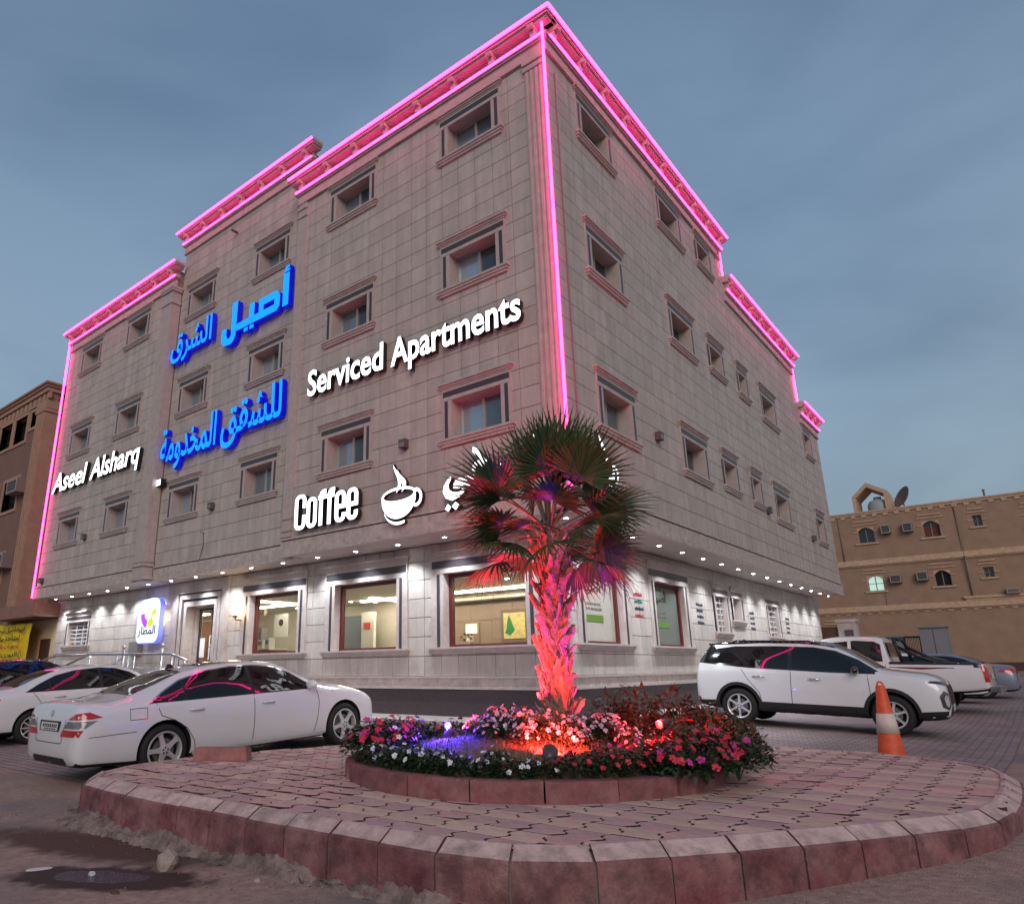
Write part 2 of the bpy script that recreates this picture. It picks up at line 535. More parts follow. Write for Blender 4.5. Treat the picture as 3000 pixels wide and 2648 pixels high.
# ================================================================== the hotel
hotel = empty('hotel_building', (0,0,0), 0, 'cream stone clad four storey apartment hotel outlined with pink neon on the street corner', 'building')
FL, FR = frame(True), frame(False)
FP2, FP3 = frame(True, .30), frame(True, .06)
FGL, FGR = frame(True, 1.19), frame(False, -1.19)
TOP = 14.58
WH = 1.35
ROWS = [5.72, 9.05, 12.36]
# segments of the upper storeys: frame, a0, a1, cornice top
SEG = [('P1', FL, -7.85, 0.0, TOP), ('P2', FP2, -14.3, -7.85, 15.9), ('P3', FP3, -22.08, -14.3, TOP),
       ('R1', FR, 0.0, 10.25, TOP), ('R2', FR, 10.25, 17.9, 13.17), ('R3', FR, 17.9, 20.65, 11.22)]
WINS = []   # frame, a0, a1, z0, z1, kind
for (a0, a1, f) in [(-2.91,-1.08,FL),(-6.64,-4.80,FL),(-10.28,-8.50,FP2),(-13.93,-12.13,FP2),(-17.5,-15.7,FP3),(-21.03,-19.2,FP3)]:
    for z in ROWS: WINS.append((f, a0, a1, z, z+WH, 'up'))
for z in ROWS: WINS.append((FR, 1.10, 2.92, z, z+WH, 'up')); WINS.append((FR, 5.22, 7.06, z, z+WH, 'up')); WINS.append((FR, 7.98, 9.36, z+.16, z+WH, 'up'))
for z in ROWS[:2]:
    WINS.append((FR, 10.40, 11.52, z+.16, z+WH, 'up')); WINS.append((FR, 12.62, 14.55, z, z+WH, 'up')); WINS.append((FR, 17.98, 19.35, z, z+WH, 'up'))
GW = [(FGL,-11.06,-8.21,1.80,3.92,'shop'),(FGL,-7.64,-4.80,1.80,3.92,'shop'),(FGL,-4.25,-1.40,1.80,3.90,'shop'),
      (FGL,-21.95,-19.80,2.28,3.62,'grille'),
      (FGR,1.95,4.42,1.83,3.92,'film'),(FGR,5.36,7.95,1.83,3.92,'film'),(FGR,9.55,10.92,2.25,3.76,'grille'),
      (FGR,11.06,12.22,2.62,3.76,'up'),(FGR,14.38,16.15,2.25,3.78,'grille')]
DOOR = (-14.55, -11.62, .60, 4.09)

# ---- cladding: one slab per tile, cut round the openings
TW, TH, GAP = .455, .40, .006
tiles = []
def add_tiles(f, a0, a1, b0, b1, holes, offb=0.0):
    nrow = int(math.ceil((b1-b0)/TH))
    for r in range(nrow):
        y0, y1 = b0+r*TH, min(b0+(r+1)*TH, b1)
        if y1-y0 < .03: continue
        n = max(1, round((a1-a0)/TW)); w = (a1-a0)/n
        for c in range(n):
            rc = sub_rects((a0+c*w+GAP/2, a0+(c+1)*w-GAP/2, y0+GAP/2, y1-GAP/2), holes)
            rc = [q for q in rc if q[1]-q[0] > .012 and q[3]-q[2] > .012]
            if rc:
                ctr = f @ Vector((a0+(c+.5)*w, (y0+y1)/2, 0))
                d = ctr-CAM
                nrm = (f.to_3x3() @ Vector((0,0,1)))
                area = sum((q[1]-q[0])*(q[3]-q[2]) for q in rc)
                tiles.append((area*abs(d.dot(nrm))/d.length**3, f, rc))
def hole(w): return (w[1]+.09, w[2]-.09, w[3]+.02, w[4]-.03)
back = MB()
def backing(f, a0, a1, b0, b1, holes):
    for q in sub_rects((a0,a1,b0,b1), holes):
        vs = [f @ Vector(p) for p in ((q[0],q[2],-.028),(q[1],q[2],-.028),(q[1],q[3],-.028),(q[0],q[3],-.028))]
        back.add(vs, [(0,1,2,3)])
for nm, f, a0, a1, tp in SEG:
    hs = [hole(w) for w in WINS if w[0] is f]
    add_tiles(f, a0+(.0 if nm != 'P1' else 0), a1-(.50 if nm == 'P1' else .62 if nm == 'P3' else 0), 4.50, tp-.84, hs)
    backing(f, a0, a1, 4.1, tp-.1, hs)
gh = [hole(w) for w in GW if w[0] is FGL]+[DOOR]
add_tiles(FGL, -22.7, -1.19, 1.36, 4.09, gh); backing(FGL, -22.7, -1.19, .3, 4.1, gh)
gh = [hole(w) for w in GW if w[0] is FGR]
add_tiles(FGR, 1.19, 21.8, 1.36, 4.09, gh); backing(FGR, 1.19, 21.8, .3, 4.1, gh)
# plain returns, roofs and the inner mass behind the windows
back.box(-22.08,-21.98,.09,9,4.1,TOP-.1); back.box(-14.4,-14.305,.075,.62,4.1,TOP-.2)
back.box(-7.85,-7.75,.03,.6,4.1,TOP-.2); back.box(-7.95,-7.86,.31,5.5,TOP-.3,15.75)
back.box(-21.9,-14.35,.6,9,4.4,TOP-.3); back.box(-14.3,-7.9,.9,9,4.4,15.5); back.box(-7.8,-.45,.5,10.2,4.4,TOP-.3)
back.box(-9,-.45,10.26,17.9,4.4,12.9); back.box(-9,-.45,17.9,20.55,4.4,10.95)
back.box(-9,-.05,20.56,20.63,4.1,11.0); back.box(-9,-.03,17.80,17.88,10.9,13.0); back.box(-9,-.03,10.15,10.24,12.8,TOP-.2)
back.box(-9,-1.22,21.75,21.79,.3,4.1); back.box(-22.69,-22.62,1.22,9,.3,4.1)
back.build('wall', JOINT, hotel)
tiles.sort(key=lambda t: -t[0])
rest = MB()
for i, (s, f, rc) in enumerate(tiles):
    mb = MB() if i < 300 else rest
    for (a,b,c,d) in rc:
        e = .004
        pts = [(a,c,-.03),(b,c,-.03),(b,d,-.03),(a,d,-.03),(a+e,c+e,0),(b-e,c+e,0),(b-e,d-e,0),(a+e,d-e,0)]
        mb.add([f @ Vector(p) for p in pts], [(4,5,6,7),(0,1,5,4),(1,2,6,5),(2,3,7,6),(3,0,4,7)])
    if i < 300: mb.build('tile', STONE, hotel)
rest.build('wall_tiles', STONE, hotel, kind='stuff')

# ---- windows
GLASSF = P('frosted_window_film', (.135,.145,.125), .35, var=.06, vscale=2)
DARKROOM = P('dark_interior', (.012,.011,.012), .8)
def shop_glass():
    ma = bpy.data.materials.new('clear_shop_glass'); ma.use_nodes = True
    t = ma.node_tree; t.nodes.remove(t.nodes['Principled BSDF'])
    a = t.nodes.new('ShaderNodeBsdfTransparent'); a.inputs[0].default_value = (.93,.95,.94,1)
    g = t.nodes.new('ShaderNodeBsdfGlossy'); g.inputs['Roughness'].default_value = .02
    mxx = t.nodes.new('ShaderNodeMixShader')
    fz = t.nodes.new('ShaderNodeFresnel'); fz.inputs[0].default_value = 1.4
    t.links.new(fz.outputs[0], mxx.inputs[0]); t.links.new(a.outputs[0], mxx.inputs[1]); t.links.new(g.outputs[0], mxx.inputs[2])
    t.links.new(mxx.outputs[0], t.nodes['Material Output'].inputs[0])
    return ma
CLEAR = shop_glass()
WCACHE = {}
def window(f, a0, a1, z0, z1, kind):
    Wd, H = round(a1-a0, 2), round(z1-z0, 2)
    key = (Wd, H, kind)
    if key not in WCACHE:
        shop = kind in ('shop', 'film')
        hs, hc = (.13, .12) if shop else (.16, .12)
        hf = .46 if shop else .37 if H > 1.2 else .33
        jw = .40 if shop else .31 if Wd > 1.7 else .24
        dep = -.34
        o0, o1, p0, p1 = jw, Wd-jw, hs, H-hf
        s = MB()
        for i, (h0, h1, c) in enumerate([(0,.34,.05),(.34,.68,.075),(.68,1,.10)]):
            s.box((2-i)*.025, Wd-(2-i)*.025, hs*h0, hs*h1, -.02, c)
        for i, (h0, h1, c) in enumerate([(0,.3,.045),(.3,.65,.07),(.65,1,.10)]):
            s.box((2-i)*.025, Wd-(2-i)*.025, H-hc+hc*h0, H-hc+hc*h1, -.02, c)
        s.box(.07, Wd-.07, p1, H-hc, -.02, .028)
        s.box(.07, o0, hs, p1, -.02, .022); s.box(o1, Wd-.07, hs, p1, -.02, .022)
        # reveal: sides, head and bed of the opening
        s.box(o0-.04, o0, p0, p1, dep, -.02); s.box(o1, o1+.04, p0, p1, dep, -.02)
        s.box(o0-.04, o1+.04, p1, p1+.04, dep, -.02); s.box(o0-.04, o1+.04, p0-.04, p0, dep, -.02)
        d = MB()
        d.box(.10, Wd-.10, H-hc-(hf-hc)*.68, H-hc-(hf-hc)*.22, .0, .033)
        for q in ((jw-.17, jw-.09), (Wd-jw+.09, Wd-jw+.17)): d.box(q[0], q[1], hs+.003, p1-.012, 0, .027)
        fr = MB(); fw = .045 if not shop else .085
        c0, c1 = dep+.03, dep+.09
        if shop: c0, c1 = (-.20, -.11) if kind == 'film' else (-.26, -.17)
        fr.box(o0, o0+fw, p0, p1, c0, c1); fr.box(o1-fw, o1, p0, p1, c0, c1)
        fr.box(o0+fw, o1-fw, p1-fw, p1, c0, c1); fr.box(o0+fw, o1-fw, p0, p0+fw*.6, c0, c1)
        panes = []
        if kind in ('up', 'grille'):
            mid = (o0+o1)/2
            fr.box(mid-.025, mid+.03, p0, p1-fw, c0+.01, c1+.012)
            for q0, q1, cc, pm in ((o0+fw, mid-.025, c0+.02, PANE), (mid+.03, o1-fw, c0+.035, PANE2)):
                m2 = MB(); m2.box(q0, q1, p0+.01, p1-fw, cc-.01, cc); panes.append(m2.mesh('pane', pm))
        elif kind == 'film':
            m2 = MB(); m2.box(o0+fw, o1-fw, p0+.02, p1-fw, c0+.02, c0+.03); panes.append(m2.mesh('pane', GLASSF))
        else:
            m2 = MB(); m2.add([(o0+fw,p0+.04,c0+.03),(o1-fw,p0+.04,c0+.03),(o1-fw,p1-fw,c0+.03),(o0+fw,p1-fw,c0+.03)], [(0,1,2,3)])
            panes.append(m2.mesh('pane', CLEAR))
        gr = None
        if kind == 'grille':
            g = MB(); n = 5
            for k in range(1, n+1):
                zz = p0+(p1-p0)*k/(n+1); g.box(o0, o1, zz-.018, zz+.018, -.12, -.09)
            for xx in (o0+(o1-o0)*.33, o0+(o1-o0)*.66): g.box(xx-.015, xx+.015, p0, p1, -.085, -.065)
            gr = g.mesh('grille', P('grille_white_steel', (.5,.46,.44), .5))
        WCACHE[key] = (s.mesh('window', TRIM), d.mesh('dark_panel', DARKST), fr.mesh('window_frame', MAROON if shop else ALU), panes, gr)
    s, d, fr, panes, gr = WCACHE[key]
    w = link('window', s, hotel, f @ T(a0, z0, 0))
    link('dark_panel', d, w); link('window_frame', fr, w)
    for p in panes: link('pane', p, w)
    if gr: link('grille', gr, w)
    return w, Wd, H
for w in WINS: window(*w)
GRN, GRN2 = P('green_print', (.10,.20,.03), .5), P('dark_green_print', (.02,.05,.02), .5)
GREYP = P('grey_print', (.14,.16,.12), .5)
for w in GW:
    ob, Wd, H = window(*w)
    if w[5] == 'film':     # printed film on the inside of the glass
        c = -.166
        b = T(.52, .13, c)
        letters(shape('أصيل'), .0, .95, .98, 1.34, .006, [GRN2, GRN2], ob, b, .02, 'lettering', False)
        lf = MB()
        for k in range(3):
            ph = .5+.45*k; xx = .62-.2*k
            pp = [(xx-.05,1.36),(xx+.02,1.32),(xx+.1+.02*k,1.52),(xx+.03,1.66-.03*k)]
            lf.prism([(p[0],p[1]) for p in pp], 0, .006)
        lf.build('leaf_print', GRN, ob, b)
        ln = MB(); rr = random.Random(3)
        for zz in (.78, .68):
            x = .05
            while x < .85:
                wv = rr.uniform(.05,.16); ln.box(x, min(x+wv,.9), zz, zz+.045, 0, .005); x += wv+.03
        ln.build('print_lines', GREYP, ob, b)
        bx = MB(); bx.box(0, .95, .44, .58, 0, .005); bx.build('print_bar', GRN, ob, b)

# ---- cornices with the pink tube
PINKB = TRIM
br_m = MB(); br_m.box(-.07,.07,0,.10,0,.25); br_m.box(-.055,.055,-.12,0,0,.17)
BR = br_m.mesh('bracket', TRIM)
def cornice(f, a0, a1, tp, e0, e1, nb):
    mb = MB()
    for (c, z0, z1) in [(.27,-.10,0),(.245,-.15,-.10),(.20,-.21,-.15)]:
        mb.box(a0-e0*c, a1+e1*c, tp+z0, tp+z1, -.1, c)
    mb.box(a0-e0*.12, a1+e1*.12, tp-.52, tp-.44, -.02, .12)
    mb.box(a0-e0*.09, a1+e1*.09, tp-.56, tp-.52, -.02, .09)
    mb.box(a0-e0*.045, a1+e1*.045, tp-.80, tp-.56, -.02, .045)
    mb.box(a0-e0*.06, a1+e1*.06, tp-.84, tp-.80, -.02, .06)
    mb.box(a0, a1, tp-.44, tp-.21, -.1, .015)
    co = mb.build('cornice', TRIM, hotel, f)
    for k in range(nb):
        a = lerp(a0+.18, a1-.18, k/(nb-1))
        link('bracket', BR, co, T(a, tp-.31, .015))
cornice(FL, -7.85, 0, TOP, 1, 1, 8)
cornice(FP2, -14.3, -7.75, 15.9, 1, 1, 7)
cornice(FP3, -22.08, -14.3, TOP, 1, 1, 8)
cornice(FR, 0, 10.25, TOP, 0, 1, 10); cornice(FR, 10.26, 17.9, 13.17, 0, 1, 8); cornice(FR, 17.91, 20.65, 11.22, 0, 1, 4)
def neon(pts, r=.032):
    mb = MB(); mb.tube(pts, r, 6); return mb.build('neon_tube', NEON, hotel)
zt = -.055
# second strip that lies on the lower moulding behind the brackets
for f_, a_, b_, t_ in ((FL,-7.9,.05,TOP),(FP2,-14.35,-7.7,15.9),(FP3,-22.1,-14.2,TOP),(FR,.02,10.3,TOP),(FR,10.3,17.95,13.17),(FR,17.95,20.7,11.22)):
    q = MB(); q.tube([(a_,t_-.475,.135),(b_,t_-.475,.135)], .026, 6); q.build('neon_tube', NEON, hotel, f_)
neon([(-8.05,-.30,TOP+zt),(.30,-.30,TOP+zt)]); neon([(.30,-.29,TOP+zt),(.30,10.45,TOP+zt)])
neon([(-14.55,0,15.9+zt),(-7.5,0,15.9+zt)]); neon([(-22.32,-.24,TOP+zt),(-14.05,-.24,TOP+zt)])
neon([(.30,10.30,13.17+zt),(.30,18.1,13.17+zt)]); neon([(.30,17.95,11.22+zt),(.30,20.9,11.22+zt)])
neon([(.035,-.125,TOP-.18),(.035,-.125,4.45)]); neon([(-22.13,-.03,TOP-.2),(-22.13,-.03,4.1)])
neon([(.045,10.31,TOP-.25),(.045,10.31,13.2)], .022); neon([(.045,17.96,12.95),(.045,17.96,11.24)], .022)
# ---- pilasters and bands
mb = MB()
mb.box(-.50,-.01,4.5,TOP-.84,-.02,.03)
for k in range(4): mb.box(-.46+.11*k,-.40+.11*k,4.75,TOP-1.15,.03,.06)
for zz, c in ((4.5,.09),(4.62,.07),(TOP-1.12,.07),(TOP-.98,.10)): mb.box(-.52,-.005,zz,zz+.11,-.02,c)
mb.build('pilaster', TRIM, hotel, FL)
mb = MB()
mb.box(-14.92,-14.29,4.115,TOP-.84,-.20,.10)
for zz, c in ((4.5,.14),(4.62,.125),(4.12,.13),(TOP-1.45,.13),(TOP-1.0,.15),(TOP-.92,.17)): mb.box(-14.95,-14.26+c-.12,zz,zz+.09,-.2,c)
mb.build('pilaster', TRIM, hotel, FP3)
mb = MB()
mb.box(-7.84,-7.50,4.5,TOP-.84,-.02,.04)
for zz, c in ((4.52,.08),(4.66,.07),(4.95,.07),(TOP-1.05,.07),(TOP-1.30,.07)): mb.box(-7.87,-7.48,zz,zz+.07,-.02,c)
mb.build('pilaster', TRIM, hotel, FL)
for f, a0, a1 in ((FL,-7.85,.04),(FP2,-14.25,-7.86),(FP3,-22.1,-14.95),(FR,0.0,20.68)):
    mb = MB(); mb.box(a0,a1,4.10,4.42,-.05,.04); mb.box(a0,a1,4.42,4.45,-.03,.012,1); mb.box(a0,a1,4.45,4.5,-.05,.055); mb.box(a0,a1,4.06,4.10,-.05,.055)
    mb.build('stone_band', [TRAV, DARKST], hotel, f)
for f, a0, a1 in ((FGL,-22.72,-1.16),(FGR,1.19,21.82)):
    mb = MB(); mb.box(a0,a1,1.15,1.32,-.03,.05); mb.build('stone_band', TRAV, hotel, f)
    mb = MB(); mb.box(a0,a1,1.32,1.36,-.03,.075); mb.box(a0,a1,1.11,1.15,-.03,.065); mb.build('base_trim', TRIM, hotel, f)
    mb = MB(); mb.box(a0,a1,.28,1.11,-.03,.03); mb.build('plinth', PLINTH, hotel, f)
SOFF = P('soffit_paint', (.42,.36,.33), .7, var=.08, vscale=3)
mb = MB()
mb.add([(-22.1,.06,4.10),(-22.1,1.3,4.10),(.04,1.3,4.10),(.04,.0,4.10),(-7.86,.0,4.10),(-7.86,.3,4.10),(-14.28,.3,4.10),(-14.28,.06,4.10)], [tuple(range(8))])
mb.add([(-1.3,1.3,4.10),(-1.3,20.65,4.10),(.0,20.65,4.10),(.0,1.3,4.10)], [(0,1,2,3)])
mb.box(-22.1,-1.3,1.3,1.4,4.08,4.12)
mb.build('soffit', SOFF, hotel)
mb = MB(); mb.box(-1.22,-1.155,1.16,1.26,1.36,4.09)
for zz in (1.75,1.95,2.2): mb.box(-1.225,-1.13,1.14,1.28,zz,zz+.06)
mb.build('corner_pier', TRIM, hotel)
# ---- recessed downlights
d = MB(); d.lathe([(.0,-.004),(.042,-.004)], 12, 0); d.lathe([(.042,-.004),(.06,-.006),(.062,.0)], 12, 1)
DL = d.mesh('downlight', [SPOTD, STEEL])
sp = bpy.data.lights.new('downlight_beam', 'SPOT')
sp.energy = 135; sp.spot_size = rad(112); sp.spot_blend = .7; sp.color = (.80,.90,1.0); sp.shadow_soft_size = .04
lx = [-21.93+1.322*k for k in range(16)]
for p in [(x,.72) for x in lx]+[(-.56,.75+1.345*k) for k in range(0,16)]:
    if p[0] == -.56 and p[1] < 1.0: p = (-.56,.72)
    link('downlight', DL, hotel, T(p[0],p[1],4.097))
    lo = bpy.data.objects.new('downlight_beam', sp); COL.objects.link(lo); lo.location = (p[0],p[1],4.07)
# ---- entrance
dm = MB()
a0,a1,zb,ztp = DOOR
dm.box(a0,a0+.32,zb,ztp-.35,-.03,.06); dm.box(a1-.32,a1,zb,ztp-.35,-.03,.06); dm.box(a0,a1,ztp-.35,ztp-.01,-.03,.06)
def nest(i, c, t): dm.box(a0+i,a0+i+t,zb,ztp-i,-.3,c); dm.box(a1-i-t,a1-i,zb,ztp-i,-.3,c); dm.box(a0+i+t,a1-i-t,ztp-i-t,ztp-i,-.3,c)
nest(.40,.035,.12); nest(.60,.0,.14)
dm.box(a0+.32,a0+.40,zb,ztp-.35,-.03,.015,1); dm.box(a1-.40,a1-.32,zb,ztp-.35,-.03,.015,1); dm.box(a0+.40,a1-.40,ztp-.42,ztp-.35,-.03,.015,1)
dm.box(a0+.52,a0+.60,zb,ztp-.5,-.1,-.02,1); dm.box(a1-.60,a1-.52,zb,ztp-.5,-.1,-.02,1); dm.box(a0+.60,a1-.60,ztp-.60,ztp-.52,-.1,-.02,1)
dm.box(a0+.74,a0+.78,zb,ztp-.74,-.55,-.3); dm.box(a1-.78,a1-.74,zb,ztp-.74,-.55,-.3); dm.box(a0+.74,a1-.74,ztp-.78,ztp-.74,-.55,-.3)
ent = dm.build('entrance_surround', [TRIM, DARKST], hotel, FGL)
df = MB(); x0,x1,zz = a0+.78, a1-.78, ztp-.78
df.box(x0,x0+.05,zb,zz,-.5,-.44); df.box(x1-.05,x1,zb,zz,-.5,-.44); df.box(x0,x1,zz-.05,zz,-.5,-.44); df.box((x0+x1)/2-.03,(x0+x1)/2+.03,zb,zz,-.5,-.44)
door = df.build('door', P('dark_door_frame', (.03,.025,.025), .4), hotel, FGL)
g = MB(); g.add([(x0,zb,-.47),(x1,zb,-.47),(x1,zz,-.47),(x0,zz,-.47)], [(0,1,2,3)]); g.build('pane', CLEAR, door)
PAPER = P('white_paper_notice', (.72,.72,.7), .6)
for (u,v,w,h,mt) in [(.12,1.05,.24,.55,PAPER),(.60,1.35,.22,.32,PAPER),(.60,.98,.22,.35,PAPER),(.92,1.15,.26,.62,PAPER),(.66,1.42,.10,.2,GRN2),(.97,1.25,.12,.14,BLACK),(.98,1.48,.12,.08,BLACK)]:
    q = MB(); c = -.44 if mt is PAPER else -.436
    q.box(x0+u,x0+u+w,zb+.35+v-.1,zb+.35+v-.1+h,c-.01,c); q.build('notice', mt, door)
q = MB(); q.tube([(x0+.82,zb+1.0,-.40),(x0+.82,zb+1.5,-.40)], .015, 6); q.build('handle', STEEL, door)
# ---- rooms behind the shop windows
ROOMW = P('interior_wall', (.56,.50,.42), .7, var=.05); ROOMC = P('interior_ceiling', (.72,.70,.63), .8)
ROOMG = P('interior_grey_wall', (.13,.15,.18), .6); WOOD = P('wood_panel', (.30,.13,.06), .45, var=.25, vscale=5, stretch=(1,1,6))
INKD = P('ink_dark', (.05,.04,.04), .6)
COVE = EM('cove_light', (1.0,.91,.66), 19.0); WARM = EM('warm_niche_light', (1.0,.62,.28), 9); DOT = EM('ceiling_spot', (1,.95,.85), 60)
CZ = 3.40
mb = MB(); mb.box(-21.5,-1.36,1.56,5.1,.55,.62); mb.build('room_floor', P('room_floor_tile', (.35,.30,.26), .25), hotel)
mb = MB(); mb.box(-21.5,-1.36,1.56,5.1,CZ,CZ+.1); mb.build('room_ceiling', ROOMC, hotel)
mb = MB(); mb.box(-21.5,-1.36,5.0,5.1,.62,CZ); mb.box(-1.45,-1.36,1.56,5.0,.62,CZ); mb.box(-21.6,-21.5,1.56,5.0,.62,CZ); mb.build('room_wall', ROOMW, hotel)
PANW = P('taupe_wall_panel', (.30,.215,.17), .5, var=.06)
k = 0
for x in (-7.4,-6.72,-6.04,-5.36,-4.68,-4.0):
    for z0, z1 in ((.7,2.0),(2.01,2.72),(2.73,3.22)):
        mb = MB(); mb.box(x,x+.67,4.97,4.998,z0,z1); mb.build('wall_panel', PANW, hotel)
mb = MB(); mb.box(-7.5,-1.5,4.6,5.0,3.23,3.30); mb.build('ceiling_drop', ROOMC, hotel)
mb = MB(); mb.box(-11.6,-9.5,4.5,4.6,.62,3.05); mb.box(-11.9,-11.7,4.3,4.4,.62,3.0); mb.build('room_partition', ROOMG, hotel)
for x0, x1, y, z0, z1 in ((-21.4,-16.4,4.9,.62,3.3),(-15.9,-14.5,4.2,.62,2.75)):
    n_ = int((x1-x0)/.5)
    for i_ in range(n_):
        w_ = (x1-x0)/n_; mb = MB(); mb.box(x0+i_*w_+.005,x0+(i_+1)*w_-.005,y,y+.08,z0,z1); mb.build('wood_panel', WOOD, hotel)
mb = MB(); mb.box(-19.5,-16.6,3.2,3.7,.62,1.75); mb.box(-13.8,-11.0,2.2,2.8,.62,2.06); mb.build('wood_counter', WOOD, hotel)
mb = MB(); mb.box(-19.6,-16.5,3.1,3.8,1.75,1.80); mb.box(-13.9,-10.9,2.1,2.9,2.06,2.10); mb.build('counter_top', ROOMC, hotel)
for (x0,x1,y0,y1) in ((-9.2,-1.6,3.9,4.05),(-20.8,-16.2,3.4,3.5),(-8.35,-8.23,3.4,4.9),(-14.4,-11.0,3.1,3.2),(-11.2,-11.08,1.9,4.4)):  # far left strip is added to light the wood panels seen through the door
    mb = MB(); mb.box(x0,x1,y0,y1,CZ-.04,CZ-.002); mb.build('cove_strip', COVE, hotel)
for x, y in ((-14.2,3.6),(-13,2.6),(-12.4,4.2),(-10.3,3.6),(-9.6,3.9),(-9.2,4.5),(-6.9,4.2),(-5.4,3.9),(-4.3,4.3),(-18.6,2.6),(-17.2,2.4),(-3.2,2.6)):
    mb = MB(); mb.lathe([(0,CZ-.003),(.05,CZ-.003)], 10, 0, (x,y,0)); mb.build('ceiling_spot', DOT, hotel)
nc = MB(); nc.box(-6.25,-5.75,4.93,4.968,2.05,2.68); nc.build('niche', PANW, hotel)
nc = MB(); nc.box(-6.18,-5.82,4.915,4.929,2.40,2.64); nc.build('niche_light', EM('niche_glow', (1.0,.55,.30), 2.2), hotel)
nc = MB(); nc.lathe([(0,2.05),(.08,2.08),(.11,2.2),(.06,2.36),(0,2.38)], 12, 0, (-6.0,4.86,0)); nc.build('niche_vase', P('vase_pale', (.5,.45,.4), .4), hotel, smooth=True)
pic = MB(); pic.box(-5.0,-4.15,4.86,4.965,2.10,2.95); pf = pic.build('picture_frame', P('frame_brown', (.20,.14,.12), .5), hotel)
pic = MB(); pic.box(-4.90,-4.25,4.845,4.859,2.22,2.86); pic.build('picture', P('picture_yellow', (.50,.40,.16), .6, var=.4, vscale=9, emit=(.9,.65,.2), es=.16), pf)  # faint glow put into the picture's own material
pic = MB(); pic.add([(-4.86,4.84,2.36),(-4.70,4.84,2.30),(-4.55,4.84,2.42),(-4.60,4.84,2.52),(-4.67,4.84,2.70),(-4.73,4.84,2.80),(-4.78,4.84,2.66),(-4.80,4.84,2.5)], [tuple(range(8))]); pic.build('picture_tree', P('picture_green', (.02,.22,.06), .6), pf)
ap = MB(); ap.box(-9.45,-8.95,4.2,4.3,.62,3.1); ap.build('room_column', P('room_column_white', (.6,.57,.52), .6), hotel)
ap = MB(); ap.box(-9.35,-9.08,4.18,4.199,2.62,2.80); ap.build('red_notice', P('red_notice', (.5,.03,.03), .5), hotel)
WHT = P('white_appliance', (.7,.7,.68), .35)
for (x,y,w,dp,h,mt) in [(-12.55,2.3,.42,.4,.42,WHT),(-12.05,2.3,.55,.4,.26,WHT),(-13.3,2.3,.26,.2,.34,PAPER),(-11.4,2.3,.2,.2,.3,WHT),(-12.35,2.5,.5,.2,.62,P('machine_grey', (.3,.3,.31), .3, metal=.5))]:
    ap = MB(); ap.box(x,x+w,y,y+dp,2.1,2.1+h); ap.box(x+.05,x+w-.05,y-.015,y,2.1+h*.4,2.1+h*.8,1)
    ap.build('counter_appliance', [mt, ROOMG], hotel)
ap = MB(); ap.box(-11.75,-11.1,2.85,2.9,2.45,3.1); ap.build('menu_board', PAPER, hotel)
ap = MB(); ap.lathe([(0,-.01),(.1,-.01),(.1,.0),(0,.0)], 14); ap.build('menu_mark', INKD, hotel, T(-11.42,2.84,2.85) @ Matrix.Rotation(pi/2,4,'X'))
bl = MB(); rr = random.Random(5)
for k in range(30):
    bl.lathe([(.0,-.03),(.028,-.015),(.034,.01),(.0,.03)], 6, k%2, (-4.35+rr.uniform(-.45,.45),2.2+rr.uniform(-.1,.1),2.02+rr.uniform(-.1,.22)))
bl.build('room_flowers', [P('pale_flowers', (.6,.5,.4), .7), P('pot_dark', (.16,.15,.10), .7)], hotel, kind='stuff')

# ---- fittings on the walls
LAMPB = P('floodlight_casing', (.10,.085,.08), .5)
def flood(f, a, b):
    mb = MB(); mb.box(-.09,.09,-.09,.09,.02,.14); mb.box(-.075,.075,-.075,.02,.14,.147,1); mb.box(-.02,.02,-.13,-.09,0,.06)
    mb.build('wall_floodlight', [LAMPB, P('floodlight_lens', (.2,.18,.17), .2)], hotel, f @ T(a,b,0))
for f, a, b in ((FL,-3.85,6.02),(FP2,-11.4,5.9),(FP3,-18.6,5.9),(FR,3.85,6.3),(FR,11.75,5.95),(FR,17.0,5.8),(FP3,-21.6,4.68)): flood(f, a, b)
mb = MB(); mb.tube([(9.85,13.6,.02),(9.85,13.75,.02),(9.85,13.75,.14)], .015, 6); mb.build('wall_pipe', LAMPB, hotel, FR)
mb = MB(); mb.tube([(-11.3,14.6,0),(-11.3,14.6,.22)], .04, 8); mb.build('drain_spout', P('rust', (.16,.07,.05), .7), hotel, FP2)
mb = MB(); mb.tube([(.30,13.4,.02),(.33,4.5,.02)], .012, 6); mb.build('wall_pipe', P('pipe_dull', (.16,.12,.11), .7), hotel, FR)
mb = MB(); mb.tube([(-11.95,5.25,.01),(-11.75,5.2,.012),(-11.72,4.85,.012),(-11.78,4.45,.06)], .012, 5); mb.build('cable', P('cable_brown', (.2,.1,.08), .7), hotel, FP2)
mb = MB(); mb.box(-16.75,-16.15,2.0,2.42,0,.16); mb.box(-16.73,-16.17,2.02,2.40,.16,.17); mb.build('meter_box', P('meter_box_grey', (.22,.2,.2), .5), hotel, FGL)
# parking notices painted on the right wall: four short illegible lines each
RED, INK, TEAL = P('red_print', (.35,.03,.05), .6), P('ink_print', (.04,.035,.06), .6), P('teal_print', (.02,.14,.12), .6)
for a, cols in ((4.62,(RED,TEAL,INK,RED)),(8.35,(INK,INK,INK,INK)),(12.75,(INK,INK,INK,INK)),(16.7,(INK,INK,INK,INK))):
    nb = MB(); rr = random.Random(int(a*10))
    for i in range(4):
        x = 0
        while x < .42:
            wv = rr.uniform(.03,.09); nb.box(x, min(x+wv,.45), .48-.155*i, .48-.155*i+rr.uniform(.05,.08), .0, .004, i); x += wv+.015
    nb.build('painted_notice', list(cols), hotel, FGR @ T(a, 2.55, .003))
